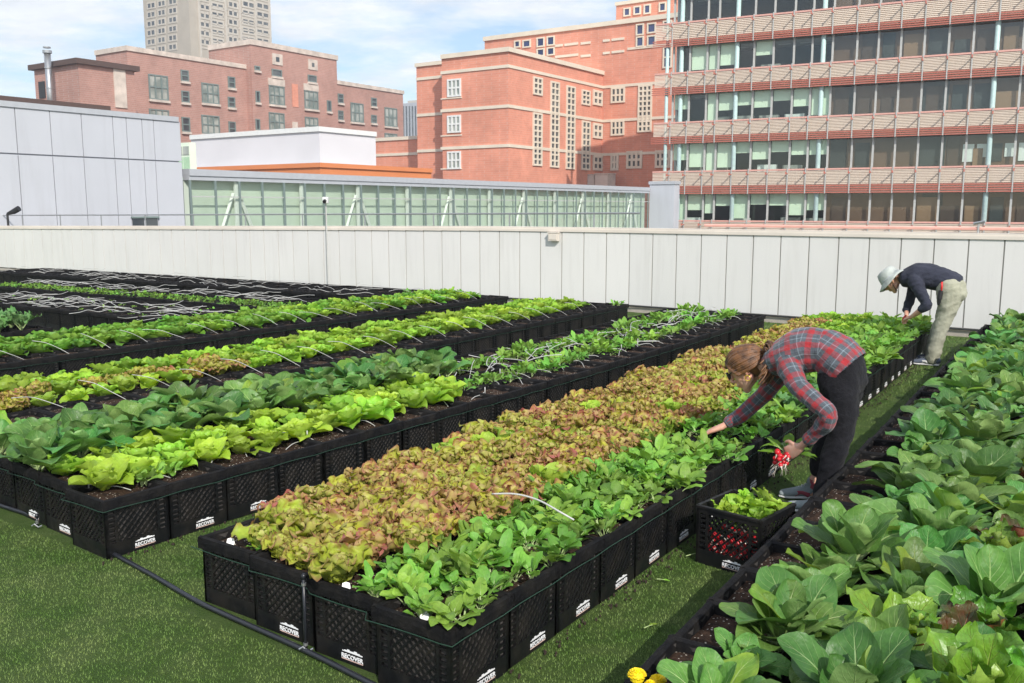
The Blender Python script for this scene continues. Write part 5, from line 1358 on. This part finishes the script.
def head_rings(mb,c,Fv,Uv,S,mat):
    c=Vector(c);Fv=Vector(Fv).normalized();Uv=Vector(Uv).normalized(); P=lambda f,u,l=0: c+Fv*f*S+Uv*u*S+Vector((0,l*S,0))
    # skull, face, jaw
    loft(mb,[(P(-.062,.030),.052,.052),(P(-.035,.035),.072,.074),(P(.0,.040),.078,.080),(P(.038,.038),.068,.070),(P(.058,.032),.050,.052)],mat)
    loft(mb,[(P(.030,.060),.056,.050),(P(.042,.015),.062,.048),(P(.046,-.030),.054,.046),(P(.050,-.068),.042,.038),(P(.060,-.096),.024,.024)],mat)
    loft(mb,[(P(.0,-.045,.040),.020,.028),(P(.030,-.072,.034),.018,.02),(P(.064,-.094,.010),.014,.016)],mat); loft(mb,[(P(.0,-.045,-.040),.020,.028),(P(.030,-.072,-.034),.018,.02),(P(.064,-.094,-.010),.014,.016)],mat)
    loft(mb,[(P(.090,.020),.009,.008),(P(.104,-.006),.011,.010),(P(.116,-.024),.013,.011),(P(.100,-.033),.015,.008)],mat,sub=3)     # nose
    loft(mb,[(P(.086,.030,-.035),.006,.007),(P(.095,.030,-.015),.007,.008),(P(.096,.030,.015),.007,.008),(P(.086,.030,.035),.006,.007)],mat,lat=(0,0,1))   # brow
    loft(mb,[(P(.088,-.054,-.020),.004,.004),(P(.097,-.053,0),.007,.006),(P(.088,-.054,.020),.004,.004)],mat,lat=(0,0,1),sub=3)
    loft(mb,[(P(.086,-.064,-.018),.004,.004),(P(.095,-.065,0),.007,.007),(P(.086,-.064,.018),.004,.004)],mat,lat=(0,0,1),sub=3)
    for s in (1,-1): 
        loft(mb,[(P(-.006,.022,.078*s),.008,.011),(P(-.012,.008,.086*s),.008,.015),(P(-.008,-.016,.080*s),.007,.011),(P(-.002,-.030,.074*s),.005,.007)],mat,sub=3)
    return P
def hand(mb,wr,d,up,S,mat,curl=.6,thumb=1,spread=.16):
    """wr wrist point, d pointing direction, up back-of-hand normal"""
    wr=Vector(wr); d=Vector(d).normalized(); up=Vector(up); up=(up-d*up.dot(d)).normalized(); sd_=d.cross(up)
    loft(mb,[(wr,.026*S,.020*S),(wr+d*.030*S,.034*S,.018*S),(wr+d*.065*S,.040*S,.015*S),(wr+d*.088*S,.040*S,.012*S)],mat,lat=sd_)
    for i,(off,L) in enumerate(((-.030,.070),(-.010,.080),(.011,.075),(.030,.058))):
        p=wr+d*.080*S+sd_*off*S; dd=(d+sd_*off*spread*20*S*.3).normalized(); ang=0; R=[(p,.0095*S,.0095*S)]
        for k,fr in enumerate((.45,.32,.23)):
            ang+=curl*(.55+.15*i*.5); v=dd*math.cos(ang)-up*math.sin(ang); p=p+v*L*fr*S; R.append((p,(.0090-.0010*k)*S,(.0088-.001*k)*S))
        loft(mb,R,mat,lat=sd_,n=10,sub=3)
    p=wr+d*.025*S+sd_*(-.030*thumb)*S; v=(d*.75-sd_*.65*thumb-up*.35).normalized(); q=p+v*.040*S; v2=(d*.95-sd_*.1*thumb-up*.45).normalized(); q2=q+v2*.032*S
    loft(mb,[(p,.013*S,.013*S),(q,.0105*S,.0105*S),(q2,.0085*S,.0085*S)],mat,lat=sd_,n=10,sub=3)
def shoe(parent,heel,yaw,pitch,S,m1,m2,name='shoe'):
    root=None; Mx=Matrix.Translation(Vector(heel))@Matrix.Rotation(yaw,4,'Z')@Matrix.Rotation(pitch,4,'Y')
    m=MB(); T=lambda x,y,z: tuple(Mx@Vector((x*S,y*S,z*S)))
    lat=Mx.to_3x3()@Vector((0,1,0))
    loft(m,[(T(-.05,0,.055),.032*S,.035*S),(T(.0,0,.055),.036*S,.042*S),(T(.06,0,.045),.038*S,.032*S),(T(.12,.004,.036),.045*S,.024*S),(T(.175,.006,.030),.038*S,.018*S)],m1,lat=lat)
    loft(m,[(T(.0,0,.06),.036*S,.036*S),(T(-.005,0,.098),.036*S,.042*S)],m1,lat=lat)
    o=fuse(m,name,m1,parent,.005,4)
    q=MB(); loft(q,[(T(-.055,0,.014),.033*S,.014*S),(T(.0,0,.013),.036*S,.013*S),(T(.07,0,.013),.038*S,.012*S),(T(.13,.004,.013),.047*S,.012*S),(T(.185,.006,.018),.036*S,.010*S)],M['sole'],lat=lat); q.build('sole',o,smooth=True)
    q=MB()
    for s in (1,-1): loft(q,[(T(.02,.037*s,.03),.003,.014*S),(T(.06,.039*s,.045),.003,.010*S),(T(.10,.036*s,.035),.003,.016*S)],m2,lat=lat,n=8)
    for k in range(4): q.tube([T(.045+k*.018,-.02,.083-k*.0095),T(.045+k*.018,0,.090-k*.0095),T(.045+k*.018,.02,.083-k*.0095)],.0028,M['sole'],5)
    q.build('trim',o,smooth=True)
    return o
def person(name_label,loc,yaw):
    return empty('person',loc,yaw,name_label,'person')
YAW=math.atan2(.56,-.83)
# ============ gardener in plaid
g1=person('woman in a red and grey plaid shirt bending over the front bed to pick radishes',(1.65,4.93,0),YAW)
def torso(k=0.0,end=True,t=0.0):
    R=[((-.165,0,.80),.155+k,.105+k),((-.125,0,.845),.168+k,.118+k),((-.06,0,.885),.145+k,.108+k),((.02,0,.882),.150+k,.118+k),((.11,0,.850),.170+k,.112+k),((.18,0,.815),.150+k,.088+k)]
    return R
armL=[((.095,.150,.800),.058),((.0,.235,.705),.049),((-.16,.285,.605),.041),((-.12,.245,.51),.037),((.0,.185,.375),.025)]
armR=[((.155,-.150,.785),.056),((.27,-.17,.64),.048),((.375,-.150,.505),.040),((.45,-.11,.43),.035),((.535,-.060,.365),.025)]
legL=[((-.150,.075,.76),.085,.105),((-.175,.085,.64),.082,.092),((-.185,.100,.46),.060,.064),((-.165,.112,.36),.056,.062),((-.115,.12,.11),.037,.040)]
legR=[((-.150,-.075,.76),.085,.105),((-.145,-.085,.64),.082,.090),((-.095,-.10,.44),.060,.063),((-.055,-.10,.34),.055,.060),((-.01,-.10,.11),.036,.038)]
body=MB(); sk=M['skin']; inn=-.014
loft(body,[(p,a+inn,b+inn) for p,a,b in torso()],sk)
loft(body,[((.17,0,.82),.075,.07),((.235,0,.785),.050,.052),((.315,0,.758),.048,.052)],sk)
Fh=Vector((.86,.10,-.52)).normalized(); Uh=Vector((.52,0,.86)).normalized()
Hc=Vector((.365,0,.742)); PH=head_rings(body,Hc,Fh,Uh,1.06,sk)
for A_ in (armL,armR): loft(body,[(p,r+inn*.5,r+inn*.5) for p,r in A_],sk)
hand(body,(.0,.185,.375),(.72,-.25,-.5),(-.3,.9,.2),1.0,sk,curl=.8,thumb=-1)
hand(body,(.535,-.060,.365),(.86,.10,-.42),(.35,.15,.95),1.0,sk,curl=.35,thumb=-1)
for Lg in (legL,legR): loft(body,[(p,a+inn,b+inn) for p,a,b in Lg],sk)
for hx,hy in ((-.115,.12),(-.01,-.10)): loft(body,[((hx,hy,.12),.036,.036),((hx,hy,.06),.036,.040),((hx+.06,hy,.045),.034,.028),((hx+.13,hy,.035),.034,.018)],sk)
fuse(body,'body',sk,g1,.0055,5)
sh=MB(); pk=.010
loft(sh,[(p,a+pk,b+pk) for p,a,b in [((-.190,0,.765),.165,.115)]+torso()[1:]],M['plaid'])
loft(sh,[((.14,0,.835),.12,.085),((.225,0,.795),.068,.064)],M['plaid'])
for A_ in (armL,armR): loft(sh,[(p,r+.009+(.006 if i in (1,2) else 0),r+.009) for i,(p,r) in enumerate(A_[:-1])]+[(Vector(A_[-1][0])*.55+Vector(A_[-2][0])*.45,A_[-1][1]+.013,A_[-1][1]+.011)],M['plaid'])
bn=[[(p,a) for p,a,b in [((-.30,0,.74),.16,.1)]+torso()[1:]]+[((.26,0,.78),.08)],[(p,r) for p,r in armL],[(p,r) for p,r in armR]]
bn[0]=[(p,.15) for p,_ in bn[0]]; bn[1]=[(p,.062) for p,_ in bn[1]]; bn[2]=[(p,.062) for p,_ in bn[2]]
s1=fuse(sh,'shirt',M['plaid'],g1,.0065,5,fold=.009,fs=11,bones=bn,cut=lambda c: abs(c.y)<.205 and c.z>.6 and -.235*(c.x+.287)-.207*(c.z-.915)>0)
for A_,s in ((armL,1),(armR,-1)):
    cu=MB()
    e=Vector(A_[-2][0]); w=Vector(A_[-1][0])*.62+e*.38; d=(w-e).normalized(); loft(cu,[(w-d*.045,.036,.036),(w-d*.012,.038,.037)],M['plaid'],n=18); cu.build('cuff',s1,smooth=True)
col=MB(); 
for k in range(9):
    pass
loft(col,[((.205,-.07,.835),.012,.026),((.175,0,.885),.014,.030),((.205,.07,.835),.012,.026),((.245,.065,.775),.009,.02)],M['plaid'],lat=(1,0,0),n=10); col.build('collar',s1,smooth=True)
pa=MB()
loft(pa,[((-.185,0,.735),.150,.098),((-.160,0,.79),.166,.116),((-.115,0,.85),.155,.112)],M['jean'])
for Lg,zz_ in ((legL,.10),(legR,.19)):
    rr_=[(p,a+.008,b+.008) for p,a,b in Lg[:-1]]; p4,p5=Vector(Lg[-2][0]),Vector(Lg[-1][0]); t_=(zz_-p4.z)/(p5.z-p4.z); rr_.append((p4.lerp(p5,t_),.050,.052)); loft(pa,rr_,M['jean'])
fuse(pa,'jeans',M['jean'],g1,.0065,5,fold=.007,fs=13)
shoe(g1,(-.115+.0,.12,0.0),.0,.0,1.0,M['shoe'],M['shoe_r']); shoe(g1,(-.01,-.10,0.012),.10,.10,1.0,M['shoe'],M['shoe_r'])
so_=MB()
for hx,hy in ((-.115,.12),(-.01,-.10)): loft(so_,[((hx,hy,.085),.038,.040),((hx+.003,hy,.112),.037,.039)],M['shoe_r'])
so_.build('socks',g1,smooth=True)
# hair: cap of strands combed back to a loose ponytail
tie=PH(-.105,.035)
hm=MB(); r=random.Random(9)
cap_=MB()
nst=150
for i in range(nst):
    a=-1.75+3.5*i/(nst-1)                      # around the hairline, 0 = middle of the forehead
    hl=R_(18+ 0*abs(a))
    # start on the hairline
    f0=.083*math.cos(a*.72)*1.0; l0=.080*math.sin(a*.95); u0=.085-.030*abs(a)-.014*a*a
    if f0<-.02: f0=-.02
    p0=PH(f0*.86+.012,u0,l0)
    pts=[p0]
    for k in range(1,7):
        t=k/7; base=p0.lerp(tie,t); c=Hc+Uh*.035; d=base-c; 
        ff,uu,ll=d.dot(Fh),d.dot(Uh),d.y
        n_=math.sqrt((ff/.104)**2+(uu/.093)**2+(ll/.087)**2); sc_=1.0 if n_<1e-3 else 1/n_
        tgt=c+d*sc_; pts.append(tgt.lerp(base,0.0 if t<.8 else .35)+Vector((0,0,r.uniform(-.001,.001))))
    pts.append(tie); w=[.0075,.0095,.0095,.0095,.009,.0085,.007,.006]
    b0=len(hm.v); hm.tube([x+(x-(Hc+Uh*.035)).normalized()*(.009+jj_) for jj_ in [r.uniform(-.002,.003)] for x in smooth(pts,3)],[.004]+[r.uniform(.0045,.008)]*(len(smooth(pts,3))-2)+[.004],M['hair'],6)
loft(hm,[(PH(-.05,.03),.066,.066),(PH(-.02,.045),.080,.082),(PH(.02,.052),.078,.076),(PH(.045,.060),.062,.056)],M['hair'],n=24)
loft(hm,[(PH(-.045,-.02),.058,.050),(PH(-.035,.01),.070,.070)],M['hair'],n=20)
hair=hm.build('hair',g1,smooth=True)
pt_=MB()
for i in range(70):
    a=r.uniform(0,6.28); rad=.042*math.sqrt(r.random()); o1=Vector((0,math.cos(a)*rad,math.sin(a)*rad))
    e=Vector((r.uniform(-.02,.02),r.uniform(-.035,.035),r.uniform(-.02,.02)))
    P_=[tie+o1*.4,tie+Vector((-.035,.025,.026))+o1*1.3,tie+Vector((-.070,.050,.0))+o1*1.5+e*.6,tie+Vector((-.075,.080,-.055))+o1*1.2+e,tie+Vector((-.050,.095,-.105))+o1+e*1.6]
    pt_.tube(smooth(P_,4),[.004]+[.0055]*15+[.002],M['hair'],5)
pt_.build('ponytail',hair,smooth=True)
pt_=MB(); pt_.tube([tie+Vector((.012,0,.006)),tie+Vector((-.008,0,-.003))],.019,M['black'],12); pt_.build('hair_tie',hair,smooth=True)
gl=MB()
for s in (1,-1):
    c=PH(.108,.010,.032*s); rim=[c+Uh*(.019*math.sin(q))+Vector((0,.024*math.cos(q),0))-Fh*(.010*abs(math.cos(q))*(1 if math.cos(q)*s>0 else 0)) for q in np.linspace(0,2*math.pi,17)]
    gl.tube(rim,.005,M['black'],6); gl.tube([PH(.100,.016,.057*s),PH(.05,.018,.082*s),PH(-.004,.016,.092*s)],.0045,M['black'],6)
gl.tube([PH(.104,.014,.009),PH(.104,.014,-.009)],.0024,M['black'],6); gl.build('glasses',g1,smooth=True)
er=MB()
for s in (1,-1): 
    c=PH(-.002,-.046,.083*s); er.tube([c+Uh*.016*math.sin(q)+Fh*.014*math.cos(q) for q in np.linspace(0,2*math.pi,13)],.0032,M['gold'],6)
er.build('earring',g1,smooth=True)
# radish bunch held in her left hand
MG1=Matrix.Translation(g1.location)@Matrix.Rotation(YAW,4,'Z')
hp=MG1@Vector((.095,.145,.300))
bn_=empty('radish_bunch',hp,0,'bunch of bright red radishes with dangling roots held in a hand','radishes')
r=random.Random(2)
for i in range(17):
    a=Vector((r.uniform(-.055,.03),r.uniform(-.035,.02),r.uniform(-.040,.030)))+Vector((-.012,-.012,.0)); o=inst('radish',ME_rad,a,parent=bn_,rot=(r.uniform(-1,1),r.uniform(-1,1),0),scale=r.uniform(.9,1.25))
m=MB()
for i in range(16): 
    a=Vector((-.01,-.01,-.02)); e=Vector((r.uniform(-.07,.03),r.uniform(-.04,.04),r.uniform(-.085,-.03))); m.tube([a,a+e*.5+Vector((r.uniform(-.02,.02),0,.01)),a+e],[.0016,.0012,.0005],M['root'],4)
m.build('roots',bn_)
m=MB()
for i in range(16): leaf(m,(.01,.0,.01),r.uniform(-1.6,2.4)+.6,r.uniform(.13,.19),.06,R_(r.uniform(10,70)),R_(r.uniform(-50,20)),M['lett'],M['stem'],pet=.35,pw=.003,p=.62,q=.6,cup=.2,ruf=.05,nx=4,ny=6,r=r)
m.build('greens',bn_,smooth=True)
# ============ gardener in the bucket hat
g2=person('gardener in a dark sweater khaki trousers and pale bucket hat bending by the parapet',(4.38,9.65,0),YAW)
T2=[((-.27,0,.80),.150,.110),((-.225,0,.86),.165,.125),((-.12,0,.905),.150,.120),((.0,0,.930),.165,.128),((.10,0,.930),.185,.125),((.17,0,.905),.160,.100)]
aL=[((.09,.165,.885),.064),((.02,.215,.775),.054),((-.05,.235,.655),.044),((.02,.20,.575),.038),((.105,.13,.505),.027)]
aR=[((.12,-.165,.885),.064),((.16,-.19,.76),.052),((.19,-.17,.63),.044),((.20,-.12,.55),.036),((.19,-.05,.49),.027)]
lL=[((-.235,.095,.82),.105,.115),((-.235,.10,.64),.094,.098),((-.195,.11,.44),.068,.072),((-.165,.115,.32),.062,.068),((-.12,.12,.10),.04,.042)]
lR=[((-.235,-.095,.82),.105,.115),((-.215,-.10,.64),.094,.098),((-.155,-.11,.44),.068,.072),((-.12,-.115,.32),.062,.068),((-.06,-.12,.10),.04,.042)]
body=MB(); loft(body,[(p,a-.014,b-.014) for p,a,b in T2],sk); loft(body,[((.18,0,.90),.07,.07),((.24,0,.895),.055,.055),((.29,0,.885),.052,.055)],sk)
F2=Vector((.72,.0,-.69)).normalized(); U2=Vector((.69,0,.72)).normalized(); H2=Vector((.335,0,.865)); PH2=head_rings(body,H2,F2,U2,1.0,sk)
for A_ in (aL,aR): loft(body,[(p,r-.006,r-.006) for p,r in A_],sk)
hand(body,(.105,.13,.505),(.8,-.55,-.35),(.2,.3,.9),1.0,sk,curl=.8,thumb=-1); hand(body,(.19,-.05,.49),(.3,.5,-.8),(.9,-.1,.3),1.0,sk,curl=.6,thumb=1)
for Lg in (lL,lR): loft(body,[(p,a-.014,b-.014) for p,a,b in Lg],sk)
for hx,hy in ((-.12,.12),(-.06,-.12)): loft(body,[((hx,hy,.12),.036,.036),((hx,hy,.06),.036,.040),((hx+.06,hy,.045),.034,.028),((hx+.13,hy,.035),.034,.018)],sk)
fuse(body,'body',sk,g2,.0075,3)
sh=MB(); loft(sh,[(p,a+.012,b+.012) for p,a,b in T2[1:]],M['navy']); loft(sh,[((.13,0,.91),.13,.09),((.215,0,.90),.075,.072)],M['navy'])
loft(sh,[(p,r+.012,r+.012) for p,r in aL[:3]]+[((-.015,.22,.61),.052,.052)],M['navy']); loft(sh,[(p,r+.012,r+.012) for p,r in aR]and [(p,r+.012,r+.012) for p,r in aR[:4]],M['navy'])
fuse(sh,'sweater',M['navy'],g2,.008,4,fold=.010,fs=10)
pa=MB(); loft(pa,[((-.30,0,.77),.135,.100),((-.255,0,.83),.160,.125),((-.19,0,.875),.152,.118)],M['khaki'])
for Lg in (lL,lR): loft(pa,[(p,a+.012,b+.012) for p,a,b in Lg[:-1]]+[(Vector(Lg[-1][0])+Vector((0,0,-.035)),.066,.070)],M['khaki'])
fuse(pa,'trousers',M['khaki'],g2,.008,4,fold=.009,fs=10)
shoe(g2,(-.12,.12,0),0,0,1.08,M['shoe_g'],M['sole']); shoe(g2,(-.06,-.12,0),.05,0,1.08,M['shoe_g'],M['sole'])
ht=MB()
def hring(u,rf,rl,n=28,f0=0.0,wob=0.0): return [PH2(f0+rf*math.cos(a),u+wob*math.sin(a*3+1)+ (-.012*math.cos(a) if wob else 0),rl*math.sin(a)) for a in [2*math.pi*i/n for i in range(n)]]
rows=[hring(.150,.012,.012),hring(.148,.060,.052),hring(.138,.088,.076),hring(.10,.104,.090),hring(.055,.112,.097),hring(.045,.116,.100,wob=.002),hring(.018,.150,.132,wob=.006),hring(-.004,.178,.156,wob=.010)]
for i in range(len(rows)-1):
    for j in range(28): j2=(j+1)%28; ht.face([rows[i][j],rows[i][j2],rows[i+1][j2],rows[i+1][j]],M['hat'])
ht.face(rows[0][::-1],M['hat']); o=ht.build('bucket_hat',g2,smooth=True); md=o.modifiers.new('t','SOLIDIFY'); md.thickness=.004
bm=bmesh.new(); bm.from_mesh(o.data); bmesh.ops.remove_doubles(bm,verts=bm.verts,dist=.0004); bm.to_mesh(o.data); bm.free()
m=MB(); m.tube(hring(.052,.114,.099)+[hring(.052,.114,.099)[0]],.006,M['greytrim'],6); m.build('hat_band',o)
m=MB(); m.tube([PH2(.01,-.02,.075),PH2(.03,-.09,.05),PH2(.02,-.11,.0)+Vector((0,0,-.02)),PH2(.02,-.11,.0)+Vector((0,.004,-.12))],.003,M['black'],5); m.build('chin_cord',o)
m=MB(); r=random.Random(3)
for i in range(30): 
    a=r.uniform(-1.4,1.4); m.tube([PH2(-.05,.02,.075*math.sin(a)),PH2(-.085*math.cos(a*.6),-.03,.078*math.sin(a)),PH2(-.07,-.07,.06*math.sin(a))],.007,M['hair'],5)
m.build('hair',g2,smooth=True)
MG2=Matrix.Translation(g2.location)@Matrix.Rotation(YAW,4,'Z')
# snips in the hand and in a hip holster
p=MG2@Vector((.20,.03,.455)); sn=empty('garden_snips',p,YAW,'red handled garden snips in the hand of the gardener in the bucket hat','snips')
for s in (1,-1):
    m=MB(); m.tube([(-.02,.008*s,.05),(.0,.02*s,.02),(.01,.004*s,-.01)],[.010,.011,.006],M['redp'],8); m.build('handle',sn,smooth=True)
    m=MB(); m.tube([(.01,.004*s,-.01),(.022,.003*s,-.06),(.028,0,-.085)],[.006,.006,.001],M['metal'],6); m.build('blade',sn)
p=MG2@Vector((-.175,.185,.80)); hs_=empty('holster_pruner',p,YAW,'red handled pruner in a black holster on the khaki trousers','pruner')
m=MB(); m.tube([(0,.0,.0),(.01,.006,-.08),(.018,.004,-.15)],[.026,.024,.012],M['black'],8); m.build('holster',hs_)
for s in (1,-1): m=MB(); m.tube([(0,.006+.006*s,-.02),(-.004,.008+.010*s,.04),(.0,.004+.012*s,.09)],[.008,.010,.007],M['redp'],8); m.build('handle',hs_,smooth=True)

CLX,CLY,EXPO=0.0,0.0,.35
HZ=.0010
# thin summer haze in one closed box round the whole scene
m=MB(); m.box((-240,-30,-10.0),(330,480,130),None) if False else None
t=NT('thin air haze'); vs=t.n('ShaderNodeVolumePrincipled',{'Color':(.86,.90,.95,1),'Density':HZ,'Anisotropy':.3}).outputs[0]; t.t.links.new(vs,t.out.inputs['Volume'])
q=MB(); q.box((-260,-20,-10.0),(260,470,150),t.mat); o=q.build('haze'); tag(o,kind='stuff',label='thin pale haze in the air between the roof and the far buildings',cat='haze')
# ------------------------------------------------------------------ light and sky
SUN_AZ=Vector((.30,-.954)).normalized(); EL=R_(37)
sd=Vector((SUN_AZ.x*math.cos(EL),SUN_AZ.y*math.cos(EL),math.sin(EL)))
sun=bpy.data.lights.new('sun','SUN'); sun.energy=3.6; sun.angle=R_(.55); sun.color=(1.0,.945,.87)
so=bpy.data.objects.new('sun',sun); COL.objects.link(so); so.rotation_euler=sd.to_track_quat('Z','Y').to_euler(); so.location=(10,-20,30)
wd=bpy.data.worlds.new('World'); scene.world=wd; wd.use_nodes=True
t=NT.__new__(NT); t.t=wd.node_tree; t.t.nodes.clear(); out=t.t.nodes.new('ShaderNodeOutputWorld')
sky=t.n('ShaderNodeTexSky'); sky.sky_type='NISHITA'; sky.sun_disc=False; sky.sun_elevation=EL; sky.sun_rotation=math.atan2(SUN_AZ.x,SUN_AZ.y); sky.air_density=1.1; sky.dust_density=.8; sky.ozone_density=2.5
tc=t.n('ShaderNodeTexCoord').outputs['Generated']
sp=t.n('ShaderNodeSeparateXYZ',{0:tc})
den=t.math('ADD',t.math('MAXIMUM',sp.outputs[2],0.0),.16)
vec=t.n('ShaderNodeCombineXYZ',{0:t.math('DIVIDE',sp.outputs[0],den),1:t.math('DIVIDE',sp.outputs[1],den),2:.0}).outputs[0]
mp=t.n('ShaderNodeMapping',{'Vector':vec,'Scale':(1.0,1.25,1),'Location':(CLX,CLY,0)}).outputs[0]
n=t.noise(mp,1.15,9,.62)
cl=t.ramp(n,.40,.58)
cl=t.math('MULTIPLY',cl,t.ramp(sp.outputs[2],.03,.14,.1,1.0))
cl=t.math('MULTIPLY',cl,.9,clamp=True)
d2=t.noise(mp,3.5,5,.6); cc=t.mix(t.ramp(d2,.3,.7),(6.6,6.8,7.2),(8.8,8.9,9.0))
sc=t.n('ShaderNodeHueSaturation',{'Saturation':1.0,'Value':1.1,'Color':sky.outputs[0]}).outputs[0]
mx_=t.mix(cl,sc,cc)
bg=t.n('ShaderNodeBackground',{'Color':mx_,'Strength':.13}); t.t.links.new(bg.outputs[0],out.inputs[0])
scene.view_settings.view_transform='Standard'; scene.view_settings.look='None'; scene.view_settings.gamma=1; scene.view_settings.use_curve_mapping=False
scene.view_settings.exposure=EXPO
scene.cycles.max_bounces=8; scene.cycles.transparent_max_bounces=16
